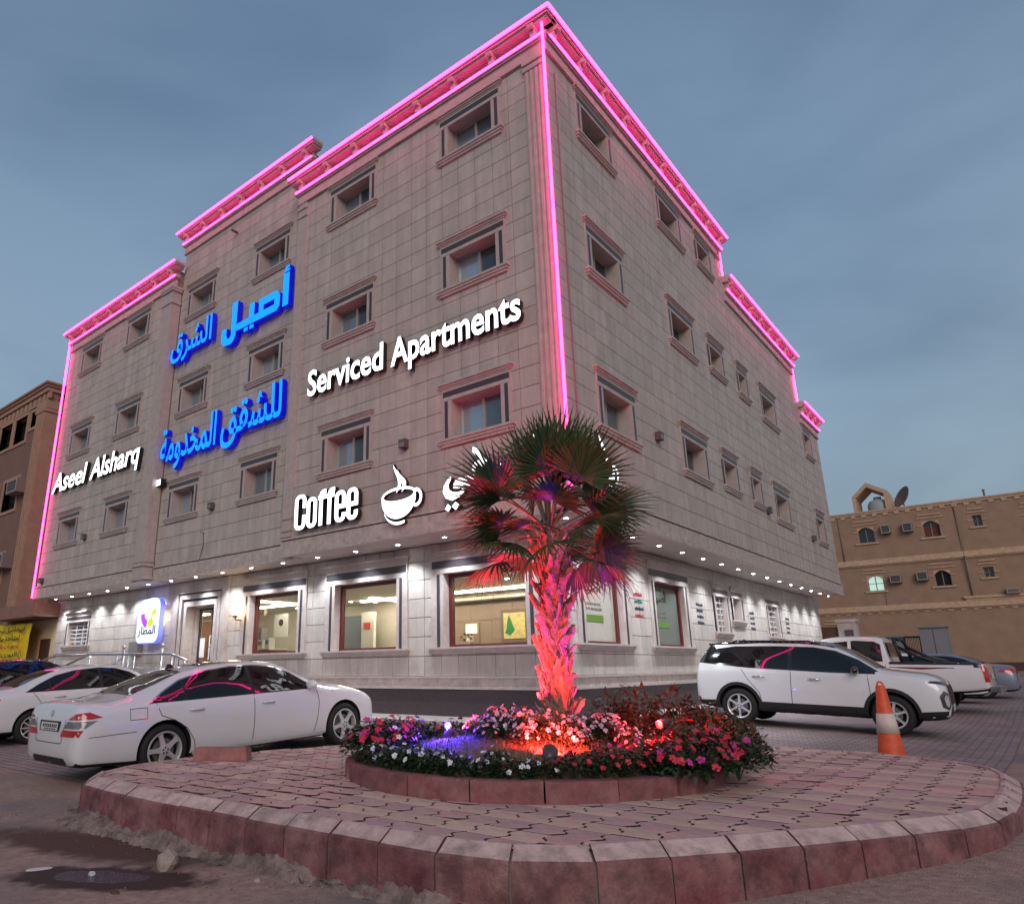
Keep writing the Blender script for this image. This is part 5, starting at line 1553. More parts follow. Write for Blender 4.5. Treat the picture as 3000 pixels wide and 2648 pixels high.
def car(S, mat, label, group=None, name='parked_car', cat='car'):
    o = empty(name, mat=mat, label=label, cat=cat, group=group)
    paint = S['paint']
    bm = loft(S['tab'])
    bvh = BVHTree.FromBMesh(bm)
    me = bpy.data.meshes.new('body'); bm.to_mesh(me); bm.free()
    me.materials.append(paint); me.materials.append(WELL)
    R = S['R']; cuts = []
    for xa in S['axles']:
        for s_ in (-1, 1):
            c = bmesh.new(); bmesh.ops.create_cone(c, cap_ends=True, segments=40, radius1=S['arch'], radius2=S['arch'], depth=.6)
            bmesh.ops.rotate(c, verts=c.verts, cent=(0,0,0), matrix=Matrix.Rotation(pi/2,3,'X'))
            bmesh.ops.translate(c, verts=c.verts, vec=(xa, s_*(S['half']+.07), R+.01))
            cm = bpy.data.meshes.new('c'); c.to_mesh(cm); c.free(); cm.materials.append(WELL); cuts.append(cm)
    for b in S.get('cutbox', []):
        q = MB(); q.box(*b); cuts.append(q.mesh('c', WELL))
    me = cut(me, cuts)
    me.name = 'body'
    me.set_sharp_from_angle(angle=rad(38))
    link('body', me, o)
    for it in S['patches']:
        nm, mt, plane, poly = it[:4]
        off = it[4] if len(it) > 4 else .004
        for pl in ({'S': ('L','R'), 'BC': ('BL','BR'), 'FC': ('FL','FR')}.get(plane, (plane,))):
            pol = poly
            polys = pol if isinstance(pol[0][0], (tuple,list)) else [pol]
            if pl in ('BL','FL') : polys = polys
            allbm = bmesh.new()
            for pp in polys:
                pb = proj_patch(bvh, pp, pl, off)
                tmp = bpy.data.meshes.new('t'); pb.to_mesh(tmp); pb.free(); allbm.from_mesh(tmp); bpy.data.meshes.remove(tmp)
            m2 = bpy.data.meshes.new(nm); allbm.to_mesh(m2); allbm.free(); m2.materials.append(mt)
            link(nm, m2, o, kind='stuff' if nm == 'plate_print' else None)
    tw, Rr = S['tw'], S['Rr']
    for xa in S['axles']:
        for s_ in (-1, 1):
            M = T(xa, s_*(S['half']-.012), R) @ Matrix.Rotation(-s_*pi/2,4,'X') @ Matrix.Rotation(rp.uniform(0,1),4,'Z')
            w = link('wheel', tyre_mesh(R,Rr,tw), o, M)
            link('rim', rim_mesh(Rr, *S['rim']), w)
    for (nm, mt, x, z, lx_, lz_, ty) in S.get('knobs', []):
        for s_ in (-1, 1):
            h = bvh.ray_cast(Vector((x, s_*4, z)), Vector((0,-s_,0)))
            if h[0] is None: continue
            y = h[0].y
            if nm == 'mirror':
                b2 = bmesh.new(); bmesh.ops.create_uvsphere(b2, u_segments=14, v_segments=8, radius=1)
                for v in b2.verts: v.co = Vector((x+v.co.x*.075-(.03 if v.co.x < 0 else 0)*0, y+s_*.10+v.co.y*.125, z+.03+v.co.z*.075*(1 if v.co.x > -.5 else 1.05)))
                for f in b2.faces: f.smooth = True
                mm = bpy.data.meshes.new('mirror'); b2.to_mesh(mm); b2.free(); mm.materials.append(mt); link('mirror', mm, o)
            else:
                q = MB(); q.tube([(x-lx_/2,y-s_*.005,z),(x-lx_*.35,y+s_*.035,z+.004),(x+lx_*.35,y+s_*.035,z+.004),(x+lx_/2,y-s_*.005,z)], lz_/2, 6); q.build(nm, mt, o, smooth=True)
    for fn in S.get('extra', []): fn(o)
    return o, bvh
def car_mat(x, y, heading, z=None, pitch=0.0):
    return T(x, y, gz(y,x) if z is None else z) @ Matrix.Rotation(heading,4,'Z') @ Matrix.Rotation(-pitch,4,'Y')

# ---- long white saloon
SED = [(-2.60,.42,.68,.60,.68,.60,.02),(-2.585,.36,.86,.72,.79,.69,.025),(-2.55,.28,.985,.82,.855,.73,.03),(-2.48,.25,1.04,.875,.895,.745,.035),(-2.35,.24,1.055,.90,.915,.745,.04),(-2.1,.22,1.07,.925,.92,.72,.05),(-1.85,.2,1.105,.95,.93,.70,.05),
       (-1.5,.19,1.225,.96,.933,.625,.05),(-.95,.19,1.395,.965,.935,.575,.05),(-.4,.19,1.462,.965,.935,.58,.05),(0,.19,1.473,.965,.935,.582,.05),(.5,.19,1.435,.96,.935,.575,.05),(.95,.19,1.265,.955,.935,.63,.05),
       (1.35,.19,1.075,.94,.93,.73,.05),(1.8,.2,1.005,.90,.925,.74,.05),(2.2,.2,.915,.82,.90,.70,.05),(2.42,.22,.81,.72,.84,.62,.04),(2.54,.27,.68,.60,.72,.52,.03),(2.6,.40,.54,.50,.58,.42,.02)]
DLO = [(-1.66,.965),(-1.45,1.09),(-1.15,1.235),(-.75,1.34),(-.3,1.385),(.1,1.385),(.45,1.345),(.75,1.235),(1.14,.985),(1.16,.965)]
def clipx(poly, x0, x1):
    return clip_poly(poly[::-1] if False else poly, [(x0,-5),(x1,-5),(x1,5),(x0,5)])
def inset(poly, k, cz):
    cx = sum(p[0] for p in poly)/len(poly); return [(cx+(x-cx)*(1-k*.35), cz+(z-cz)*(1-k)) for x,z in poly]
sed_glass = inset(DLO, .06, 1.15)
sedan = dict(tab=SED, paint=PAINTW, R=.345, Rr=.248, tw=.25, half=.935, arch=.385, axles=(-1.43,1.735), rim=(5,.145,'star'),
  patches=[('window_surround', CTRIM, 'S', DLO, .003),
    ('side_window', CGLASS, 'S', clipx(sed_glass,-1.10,-.06), .007), ('side_window', CGLASS, 'S', clipx(sed_glass,.0,1.2), .007), ('side_window', CGLASS, 'S', clipx(sed_glass,-2,-1.13), .007),
    ('chrome_strip', CHROME, 'S', ribbon(DLO[:9], .016), .009),
    ('rear_window', CGLASS, 'T', [(-1.84,-.60),(-1.84,.60),(-1.45,.575),(-1.02,.50),(-1.02,-.50),(-1.45,-.575)], .005),
    ('sunroof', CGLASS, 'T', [(-.72,-.44),(-.72,.44),(.35,.44),(.35,-.44)], .004),
    ('windshield', CGLASS, 'T', [(.58,-.50),(.58,.50),(1.30,.64),(1.36,.0),(1.30,-.64)], .005),
    ('panel_gap', SEAM, 'S', ribbon([(-.03,.96),(-.03,.62),(-.05,.27)]), .003), ('panel_gap', SEAM, 'S', ribbon([(1.16,.955),(1.20,.75),(1.16,.50),(1.10,.28)]), .003), ('panel_gap', SEAM, 'S', ribbon([(-1.56,.95),(-1.50,.80),(-1.30,.72),(-1.12,.60),(-1.0,.42),(-.97,.27)]), .003),
    ('panel_gap', SEAM, 'S', ribbon([(-1.93,.78),(-1.70,.78),(-1.70,.92),(-1.93,.92),(-1.93,.78)], .007), .003),
    ('panel_gap', SEAM, 'S', ribbon([(-2.44,.62),(-1.84,.63)], .007), .003),
    ('panel_gap', SEAM, 'T', ribbon([(-2.36,-.70),(-1.95,-.66),(-1.86,-.62)], .008)+ribbon([(-2.36,.70),(-1.95,.66),(-1.86,.62)], .008), .003),
    ('panel_gap', SEAM, 'B', ribbon([(-.50,.84),(-.44,.56),(-.38,.545),(.38,.545),(.44,.56),(.50,.84)], .009), .004),
    ('taillight', REDL, 'BC', [(-1.42,.84),(-1.08,.84),(-.98,.855),(-1.12,.925),(-1.28,.915)], .006),
    ('reversing_light', P('reversing_lamp', (.16,.17,.18), .12, coat=1), 'BC', [(-1.50,.735),(-1.13,.735),(-1.05,.80),(-1.02,.82),(-1.43,.82)], .006),
    ('taillight', REDL, 'BC', [(-1.56,.635),(-1.20,.635),(-1.15,.715),(-1.52,.715)], .006),
    ('plate_recess', SEAM, 'B', [(-.33,.685),(.33,.685),(.36,.815),(-.36,.815)], .004),
    ('number_plate', PLATE, 'B', [(-.29,.695),(.29,.695),(.29,.795),(-.29,.795)], .010),
    ('plate_print', SEAM, 'B', [[(-.25+.062*k,.735),(-.25+.062*k+.035,.735),(-.25+.062*k+.035,.775),(-.25+.062*k,.775)] for k in range(8)]+[[(-.22+.08*k,.705),(-.22+.08*k+.05,.705),(-.22+.08*k+.05,.722),(-.22+.08*k,.722)] for k in range(5)], .013),
    ('trunk_badge', CHROME, 'B', [(.045*cos(rad(a_)),.905+.045*sin(rad(a_))) for a_ in range(0,360,30)], .008),
    ('lower_bumper_grille', CTRIM, 'B', [(-.60,.27),(.60,.27),(.52,.37),(-.52,.37)], .006),
    ('rocker_trim', P('white_rocker', (.60,.61,.62), .25, coat=1), 'S', ribbon([(-1.0,.265),(1.28,.265)], .05), .02),
    ('headlight', CLRL, 'FC', [(1.10,.66),(1.38,.66),(1.40,.76),(1.12,.80)], .006)],
  knobs=[('door_handle', PAINTW, -.98, .835, .22, .030, 0), ('door_handle', PAINTW, .22, .83, .22, .030, 0), ('mirror', PAINTW, 1.02, 1.0, 0, 0, 0)])
def fin(o):
    q = MB(); q.prism([(-1.02,0),(-.86,0),(-.93,.075),(-.985,.08)], -.012, .012); m_ = q.mesh('antenna_fin', CTRIM)
    link('antenna_fin', m_, o, T(0,0,1.385) @ Matrix.Rotation(pi/2,4,'X'))
sedan['extra'] = [fin]
# ---- compact saloon (left edge, and the cars far on the right)
CMP = [(-2.28,.45,.62,.56,.56,.46,.02),(-2.265,.36,.80,.68,.70,.60,.03),(-2.22,.27,.98,.82,.78,.66,.04),(-2.12,.23,1.04,.88,.83,.68,.045),(-1.9,.21,1.075,.92,.868,.67,.05),(-1.65,.2,1.10,.945,.88,.655,.05),
       (-1.2,.19,1.28,.95,.885,.575,.05),(-.75,.19,1.405,.95,.89,.545,.05),(-.2,.19,1.46,.95,.89,.55,.05),(.2,.19,1.455,.95,.89,.55,.05),(.6,.19,1.385,.945,.89,.565,.05),(1.0,.19,1.21,.935,.885,.62,.05),
       (1.35,.19,1.055,.91,.88,.70,.05),(1.7,.2,.985,.87,.87,.70,.05),(2.0,.21,.895,.79,.83,.64,.045),(2.18,.25,.74,.64,.72,.52,.03),(2.28,.40,.56,.50,.55,.40,.02)]
CD = [(-1.50,.975),(-1.25,1.11),(-.9,1.27),(-.5,1.355),(0,1.385),(.35,1.355),(.65,1.26),(1.10,.99),(1.12,.965)]
cg = inset(CD, .07, 1.15)
def compact(paint, light):
    return dict(tab=CMP, paint=paint, R=.315, Rr=.215, tw=.21, half=.885, arch=.355, axles=(-1.33,1.34), rim=(10,.07,'plain'),
      patches=[('window_surround', CTRIM, 'S', CD, .003), ('side_window', CGLASS, 'S', clipx(cg,-1.02,-.05), .007), ('side_window', CGLASS, 'S', clipx(cg,.02,1.2), .007), ('side_window', CGLASS, 'S', clipx(cg,-2,-1.05), .007),
        ('rear_window', CGLASS, 'T', [(-1.63,-.58),(-1.63,.58),(-1.2,.53),(-.84,.45),(-.84,-.45),(-1.2,-.53)], .005),
        ('windshield', CGLASS, 'T', [(.52,-.46),(.52,.46),(1.26,.60),(1.32,0),(1.26,-.60)], .005),
        ('panel_gap', SEAM, 'S', ribbon([(-.01,.95),(-.02,.27)]), .003), ('panel_gap', SEAM, 'S', ribbon([(1.12,.95),(1.10,.6),(1.02,.27)]), .003), ('panel_gap', SEAM, 'S', ribbon([(-1.35,.96),(-1.20,.75),(-.98,.55),(-.92,.27)]), .003),
        ('taillight', REDL, 'BC', light, .006),
        ('number_plate', PLATE, 'B', [(-.26,.66),(.26,.66),(.26,.77),(-.26,.77)], .008),
        ('lower_bumper_grille', CTRIM, 'B', [(-.55,.28),(.55,.28),(.5,.40),(-.5,.40)], .006)],
      knobs=[('door_handle', paint, -.85, .86, .20, .028, 0), ('door_handle', paint, .18, .85, .20, .028, 0), ('mirror', paint, .98, .99, 0, 0, 0)])
LGT = [(-1.26,.74),(-1.02,.76),(-.76,.86),(-.80,.90),(-1.05,.93),(-1.24,.92)]
# ---- white crossover with black roof
SUV = [(-2.16,.46,.80,.68,.66,.58,.02),(-2.145,.40,1.02,.85,.77,.68,.03),(-2.10,.34,1.17,.98,.83,.70,.035),(-2.03,.31,1.33,1.04,.86,.665,.04),(-1.92,.29,1.49,1.055,.878,.615,.045),(-1.72,.27,1.58,1.055,.888,.59,.05),(-1.3,.26,1.605,1.05,.893,.585,.05),
       (-.8,.25,1.625,1.045,.895,.59,.05),(-.2,.25,1.625,1.04,.895,.59,.05),(.25,.25,1.595,1.035,.895,.585,.05),(.6,.25,1.48,1.03,.895,.61,.05),(.95,.25,1.28,1.02,.893,.665,.05),(1.2,.25,1.135,1.00,.89,.72,.05),
       (1.5,.26,1.10,.995,.888,.74,.05),(1.8,.27,1.075,.97,.882,.74,.05),(1.98,.29,1.03,.92,.855,.71,.045),(2.09,.32,.955,.84,.81,.67,.04),(2.14,.38,.86,.74,.76,.62,.03),(2.16,.46,.70,.62,.70,.55,.02)]
SD = [(-2.06,1.15),(-1.95,1.30),(-1.70,1.44),(-1.35,1.49),(-.6,1.505),(.1,1.495),(.47,1.435),(.84,1.28),(1.15,1.08),(1.10,1.03),(.3,1.035),(-1.1,1.075),(-1.6,1.115)]
SWG = [(-1.30,1.10),(-1.14,1.29),(-.95,1.43),(-.5,1.50),(.05,1.485),(.4,1.405),(.72,1.23),(.96,1.06)]
def cross_arch(x): 
    return [ (a,b) for a,b in arcpts(x,.355,.445,-12,192,16) ]+[(a,b) for a,b in arcpts(x,.355,.385,192,-12,16)]
suv = dict(tab=SUV, paint=PAINTW, R=.345, Rr=.232, tw=.22, half=.885, arch=.395, axles=(-1.305,1.305), rim=(6,.10,'star'),
  patches=[('window_surround', PAINTK, 'S', SD, .003), ('side_window', CGLASS, 'S', clipx(SWG,-1.35,-.36), .007), ('side_window', CGLASS, 'S', clipx(SWG,-.28,1.0), .007), ('side_window', CGLASS, 'S', [(-1.78,1.16),(-1.42,1.14),(-1.30,1.27),(-1.42,1.36),(-1.62,1.36)], .007),
    ('black_roof', PAINTK, 'T', [(-1.93,-.60),(-1.93,.60),(-1.55,.60),(.22,.60),(.46,.60),(.46,-.60),(.22,-.60),(-1.55,-.60)], .010),
    ('rear_pillar', PAINTK, 'BC', [(-1.36,1.16),(-1.0,1.15),(-.64,1.14),(-.68,1.36),(-.82,1.485),(-1.36,1.50)], .004),
    ('windshield', CGLASS, 'T', [(.34,-.54),(.34,.54),(1.13,.66),(1.18,0),(1.13,-.66)], .006),
    ('rear_window', CGLASS, 'B', [(-.58,1.14),(.58,1.14),(.50,1.46),(-.50,1.46)], .006),
    ('panel_gap', SEAM, 'S', ribbon([(-.31,1.03),(-.32,.40)]), .003), ('panel_gap', SEAM, 'S', ribbon([(.98,1.02),(1.0,.7),(.93,.40)]), .003), ('panel_gap', SEAM, 'S', ribbon([(-1.22,1.04),(-1.10,.86),(-.90,.62),(-.86,.40)]), .003),
    ('wheel_arch_cladding', CTRIM, 'S', [cross_arch(-1.305)], .008), ('wheel_arch_cladding', CTRIM, 'S', [cross_arch(1.305)], .008),
    ('sill_cladding', CTRIM, 'S', [(-.95,.25),(.95,.25),(.92,.45),(-.92,.45)], .008),
    ('bumper_cladding', CTRIM, 'S', [(1.70,.27),(2.10,.33),(2.13,.46),(1.72,.42)], .008), ('bumper_cladding', CTRIM, 'S', [(-2.13,.42),(-2.08,.34),(-1.70,.28),(-1.70,.44)], .008),
    ('headlight', P('headlight_dark', (.05,.05,.055), .1, coat=1), 'FC', [(.84,.70),(.87,.52),(.97,.47),(1.04,.55),(1.03,.74),(.92,.79)], .010),
    ('headlight_lens', CLRL, 'FC', [(.90,.66),(.92,.55),(.965,.525),(.99,.57),(.98,.70),(.93,.72)], .016),
    ('daytime_light', P('drl_dark', (.03,.03,.03), .15, coat=1), 'FC', [(.72,.915),(1.14,.865),(1.20,.90),(1.12,.935),(.78,.945)], .010),
    ('grille', CTRIM, 'F', [(-.46,.55),(-.52,.78),(-.46,.88),(.46,.88),(.52,.78),(.46,.55)], .008),
    ('front_bumper_trim', CTRIM, 'F', [(-.52,.34),(-.48,.50),(.48,.50),(.52,.34)], .008),
    ('number_plate', PLATE, 'F', [(-.26,.44),(.26,.44),(.26,.55),(-.26,.55)], .016),
    ('taillight', REDL, 'BC', [(-1.26,.80),(-.98,.84),(-.98,.90),(-1.08,1.02),(-1.22,1.02)], .008)],
  knobs=[('door_handle', CHROME, -.90, .915, .22, .03, 0), ('door_handle', CHROME, .10, .90, .22, .03, 0), ('mirror', PAINTK, .80, 1.06, 0, 0, 0)])
def suv_extra(o):
    for s_ in (-1,1):
        q = MB(); q.tube([(-1.5,s_*.57,1.545),(-1.35,s_*.57,1.60),(.0,s_*.575,1.61),(.2,s_*.57,1.56)], .016, 6); q.build('roof_rail', PAINTK, o, smooth=True)
    q = MB(); q.prism([(-1.60,-.56),(-1.60,.56),(-1.93,.50),(-1.93,-.50)], 1.50, 1.545); q.build('roof_spoiler', PAINTK, o)
    q = MB(); q.prism([(-1.3,0),(-1.16,0),(-1.25,.05)], -.01, .01); link('antenna_fin', q.mesh('antenna_fin', CTRIM), o, T(-.1,0,1.60) @ Matrix.Rotation(pi/2,4,'X'))
suv['extra'] = [suv_extra]
# ---- white double cab pickup
PKP = [(-2.62,.62,.80,.74,.72,.66,.02),(-2.60,.56,1.08,1.0,.82,.76,.02),(-2.52,.52,1.14,1.08,.86,.80,.015),(-2.0,.45,1.15,1.09,.875,.82,.015),(-1.0,.40,1.16,1.09,.88,.82,.015),(-.72,.40,1.165,1.09,.88,.82,.015),(-.69,.40,1.20,1.09,.88,.80,.03),(-.645,.40,1.55,1.08,.88,.68,.04),(-.58,.40,1.73,1.07,.88,.63,.05),(-.3,.40,1.785,1.07,.88,.62,.05),
       (.3,.40,1.795,1.07,.88,.62,.05),(.75,.40,1.74,1.07,.88,.62,.05),(1.1,.40,1.52,1.07,.88,.66,.05),(1.5,.42,1.20,1.06,.88,.74,.05),(1.8,.44,1.14,1.03,.875,.75,.05),(2.2,.46,1.06,.96,.86,.72,.05),(2.42,.48,.95,.85,.80,.64,.04),(2.52,.52,.80,.74,.7,.55,.03)]
PD = [(-.56,1.17),(-.53,1.56),(-.40,1.63),(.0,1.655),(.10,1.65),(.10,1.17)]
PF = [(.18,1.17),(.18,1.65),(.65,1.61),(1.0,1.42),(1.28,1.17)]
pick = dict(tab=PKP, paint=PAINTW, R=.375, Rr=.225, tw=.23, half=.875, arch=.425, axles=(-1.48,1.60), rim=(6,.09,'plain'), cutbox=[(-2.54,-.80,-.76,.76,.70,2.2)],
  patches=[('window_surround', CTRIM, 'S', [(a*1.03-.0,1.40+(b-1.40)*1.05) for a,b in PD], .003), ('side_window', CGLASS, 'S', PD, .007), ('side_window', CGLASS, 'S', PF, .007),
    ('rear_window', CGLASS, 'B', [(-.56,1.28),(.56,1.28),(.50,1.62),(-.50,1.62)], .006), ('windshield', CGLASS, 'T', [(.80,-.56),(.80,.56),(1.46,.68),(1.46,-.68)], .006),
    ('panel_gap', SEAM, 'S', ribbon([(-.62,1.08),(-.62,.45)]), .003), ('panel_gap', SEAM, 'S', ribbon([(.14,1.1),(.14,.45)]), .003), ('panel_gap', SEAM, 'S', ribbon([(1.25,1.06),(1.25,.45)]), .003),
    ('bed_rail', CTRIM, 'S', ribbon([(-2.55,1.125),(-.72,1.125)], .05), .012), ('red_stripe', P('stripe_red', (.25,.01,.02), .4), 'S', [(-1.35,.98),(-.75,1.02),(-1.95,1.02)], .004), ('side_stripe', CTRIM, 'S', [(-2.0,1.015),(-.7,1.02),(-.7,1.035),(-2.0,1.03)], .005),
    ('taillight', REDL, 'BC', [(-1.33,.72),(-1.19,.72),(-1.17,1.08),(-1.31,1.08)], .01), ('number_plate', PLATE, 'B', [(-.26,.80),(.26,.80),(.26,.91),(-.26,.91)], .01), ('tailgate_gap', SEAM, 'B', ribbon([(-.68,.70),(-.68,1.10)])+ribbon([(.68,.70),(.68,1.10)]), .004)],
  knobs=[('door_handle', CHROME, -.40, 1.03, .18, .03, 0), ('door_handle', CHROME, .35, 1.03, .18, .03, 0), ('mirror', PAINTW, 1.22, 1.18, 0, 0, 0)])
def pick_extra(o):
    q = MB()
    for s_ in (-1,1): q.tube([(-.98,s_*.70,1.10),(-.86,s_*.68,1.60),(-.82,s_*.55,1.70)], .045, 8)
    q.tube([(-.82,-.55,1.70),(-.82,.55,1.70)], .045, 8)
    for s_ in (-1,1): q.tube([(-1.75,s_*.74,1.13),(-1.3,s_*.73,1.28),(-.88,s_*.68,1.52)], .04, 8)
    q.build('roll_bar', CTRIM, o, smooth=True)
    q = MB(); q.box(-2.78,-2.60,-.78,.78,.50,.62); q.build('step_bumper', CHROME, o)
pick['extra'] = [pick_extra]
car(sedan, car_mat(-4.65,-3.38,rad(87.5),pitch=rad(2.75)), 'long white saloon parked nose in beside the traffic island', 'white cars parked on the left')
car(compact(PAINTW, LGT), car_mat(-10.8,-2.8,rad(88),pitch=rad(2.6)), 'white compact saloon at the left edge with silver ten spoke wheel', 'white cars parked on the left')
car(dict(suv, paint=PAINTB, extra=[]), car_mat(-14.6,-2.7,rad(90),pitch=rad(2.6)), 'dark blue car below the yellow banner at the left edge')
car(suv, car_mat(2.03,5.71,rad(2),z=.345,pitch=rad(-2.33)), 'white crossover with black roof facing out behind the traffic cone')
car(pick, car_mat(1.72,12.5,rad(178.5),pitch=.02) @ Matrix.Scale(1.06,4), 'white double cab pickup with black roll bar behind the crossover', name='pickup_truck', cat='pickup')
LG2 = [(-1.22,.84),(-.95,.80),(-.62,.84),(-.70,.90),(-1.0,.95),(-1.20,.94)]
car(compact(PAINTW, LGT), car_mat(1.9,16.6,rad(180)), 'white car with only its roof showing behind the pickup bed')
car(compact(PAINTS, LG2), car_mat(2.5,20.4,rad(180)), 'silver grey saloon at the far right end of the parked row')
# ================================================================== neighbouring buildings
def brickwall(name, c1, c2, mortar, w, h):
    ma = bpy.data.materials.new(name); ma.use_nodes = True
    t = ma.node_tree; b = t.nodes['Principled BSDF']; lk = t.links.new
    tcn = t.nodes.new('ShaderNodeTexCoord'); mpn = t.nodes.new('ShaderNodeMapping'); mpn.inputs['Rotation'].default_value = (rad(90),0,0)
    lk(tcn.outputs['Object'], mpn.inputs[0])
    br = t.nodes.new('ShaderNodeTexBrick'); br.inputs['Scale'].default_value = 1
    br.inputs['Brick Width'].default_value = w; br.inputs['Row Height'].default_value = h; br.inputs['Mortar Size'].default_value = .012; br.offset = .5
    br.inputs['Color1'].default_value = (*c1,1); br.inputs['Color2'].default_value = (*c2,1); br.inputs['Mortar'].default_value = (*mortar,1)
    lk(mpn.outputs[0], br.inputs['Vector'])
    n = t.nodes.new('ShaderNodeTexNoise'); n.inputs['Scale'].default_value = 1.4; n.inputs['Detail'].default_value = 6; lk(tcn.outputs['Object'], n.inputs['Vector'])
    mr = t.nodes.new('ShaderNodeMapRange'); mr.inputs['To Min'].default_value = .72; mr.inputs['To Max'].default_value = 1.25; lk(n.outputs['Fac'], mr.inputs['Value'])
    hs = t.nodes.new('ShaderNodeHueSaturation'); lk(br.outputs['Color'], hs.inputs['Color']); lk(mr.outputs[0], hs.inputs['Value'])
    lk(hs.outputs[0], b.inputs['Base Color']); b.inputs['Roughness'].default_value = .8
    return ma
TANS = brickwall('tan_stone_wall', (.56,.37,.235), (.48,.31,.195), (.32,.205,.135), .45, .22)
TANT = P('tan_trim', (.52,.35,.23), .8, var=.22, vscale=5)
BRNS = brickwall('brown_stone_wall', (.38,.225,.155), (.33,.19,.13), (.2,.11,.08), .60, .40)
BRNT = P('brown_trim', (.38,.235,.16), .8, var=.15, vscale=4)
FB = frame(True, 50.0)
bld = empty('tan_building', (0,50,1), 0, 'tan stone house with arched windows and window air conditioners across the back street', 'building')
INV = Matrix.Translation((0,-50,-1))
FBl = INV @ FB
mb = MB()
holes = []
def archwin(x0, x1, z0, z1, kind):
    """arched window: returns hole rect"""
    return (x0, x1, z0, z1)
AW = [(-3.75,-2.68,10.2,11.35),(.36,1.37,10.15,11.31),(-3.66,-2.65,6.66,7.74),(.46,1.42,6.70,7.77),(6.2,7.3,10.15,11.3),(6.2,7.3,6.7,7.75),(-6.7,-5.54,2.4,4.2)]
SW = [(3.30,3.82,10.57,11.33),(3.29,3.84,7.08,7.76)]
for q in sub_rects((-16,30,1,12.45), AW+SW): mb.box(q[0],q[1],q[2],q[3],-.3,0)
mb.box(-16,30,1,12.4,-12,-9)
mb.box(-16,30,12.2,12.3,-9,-.3)
mb.build('wall', TANS, bld, FBl)
mb = MB()
for z0, z1, c in [(12.45,12.56,.14),(12.3,12.45,.08),(8.75,8.95,.10),(8.55,8.75,.16),(8.46,8.55,.08),(5.42,5.6,.10),(5.2,5.42,.18),(5.1,5.2,.08)]: mb.box(-16,30,z0,z1,-.05,c)
mb.box(2.0,30,5.6,5.75,-.05,.12); mb.box(1.9,30,5.75,5.9,-.05,.2)
for k in range(64): mb.box(-15.9+.7*k,-15.6+.7*k,12.12,12.3,-.05,.06); mb.box(-15.9+.7*k,-15.6+.7*k,5.0,5.1,-.05,.05)
mb.box(-16,30,1,1.55,-.02,.06,1)
mb.build('ledge', [TANT, P('dark_base_stone', (.07,.04,.03), .8)], bld, FBl)
LITG = EM('lit_green_window', (.55,.85,.72), .55)
for i, (x0,x1,z0,z1) in enumerate(AW+SW):
    arch = i < len(AW)
    w = MB(); cx, hw = (x0+x1)/2, (x1-x0)/2
    rise = .30 if arch else 0
    if arch:
        n = 10
        for k in range(n):
            t0, t1 = -1+2*k/n, -1+2*(k+1)/n
            h0, h1 = z1-rise*t0*t0, z1-rise*t1*t1
            w.add([(cx+hw*t0,h0,0),(cx+hw*t1,h1,0),(cx+hw*t1,z1,0),(cx+hw*t0,z1,0)], [(0,1,2,3)], 0)
            w.add([(cx+hw*t0,h0,-.28),(cx+hw*t1,h1,-.28),(cx+hw*t1,h1,0),(cx+hw*t0,h0,0)], [(0,1,2,3)], 0)
    TB = [('window_sill',(x0-.22,x1+.22,z0-.12,z0-.003,-.1,.10)),('hood_mould',(x0-.28,x1+.28,z1+.20,z1+.27,-.05,.06)),('hood_mould',(x0-.18,x1+.18,z1+.42,z1+.50,-.05,.07)),('side_mould',(x0-.30,x0-.02,z1-.36,z1-.30,-.05,.05)),('side_mould',(x1+.02,x1+.30,z1-.36,z1-.30,-.05,.05))]
    if not arch: w.box(*TB.pop(0)[1])
    wo = w.build('window', TANT, bld, FBl)
    for n_, b_ in TB: q = MB(); q.box(*b_); q.build(n_, TANT, wo)
    p = MB(); p.box(x0,x1,z0,z1,-.27,-.25); p.build('pane', PANE3 if i != 2 else LITG, wo)
    f2 = MB()
    for xx in ([cx] if arch else [cx]): f2.box(xx-.03,xx+.03,z0,z1,-.24,-.21)
    f2.box(x0,x1,z0,z0+.05,-.24,-.21); f2.box(x0,x0+.05,z0,z1,-.24,-.21); f2.box(x1-.05,x1,z0,z1,-.24,-.21)
    if not arch or i == 2: f2.box(x0,x1,(z0+z1)/2-.02,(z0+z1)/2+.02,-.24,-.21)
    f2.build('window_frame', P('dim_frame', (.22,.19,.17), .5), wo)
    if i in (1,): 
        c = MB(); c.box(x0+.05,x1-.05,z0,z1-.35,-.249,-.245); c.build('curtain', P('red_brown_curtain', (.12,.035,.025), .8), wo)
def aircon(M, w, h, label, group):
    o = empty('air_conditioner', mat=M, label=label, cat='air conditioner', group=group)
    mb = MB(); mb.box(-w/2,w/2,-h/2,h/2,-.1,.45); mb.build('casing', P('aircon_grey', (.20,.17,.15), .6), o)
    mb = MB(); mb.box(-w/2+.02,w/2-.02,h/2-.07,h/2-.02,.45,.465); mb.box(-w/2+.02,w/2-.02,-h/2+.02,-h/2+.06,.45,.465); mb.box(-w/2+.02,-w/2+.06,-h/2+.06,h/2-.07,.45,.465); mb.box(w/2-.06,w/2-.02,-h/2+.06,h/2-.07,.45,.465)
    mb.build('face_frame', P('aircon_pale', (.36,.33,.30), .5), o)
    mb = MB(); mb.box(-w/2+.07,w/2-.07,-h/2+.07,h/2-.08,.45,.455); mb.build('grille', P('aircon_dark', (.035,.03,.028), .6), o)
    for k in range(4):
        zz = -h/2+.1+(h-.2)*k/3; q = MB(); q.box(-w/2+.08,w/2-.08,zz-.008,zz+.008,.455,.462); q.build('louvre', P('aircon_pale', (.36,.33,.30), .5), o)
GA = 'window air conditioners on the tan building'
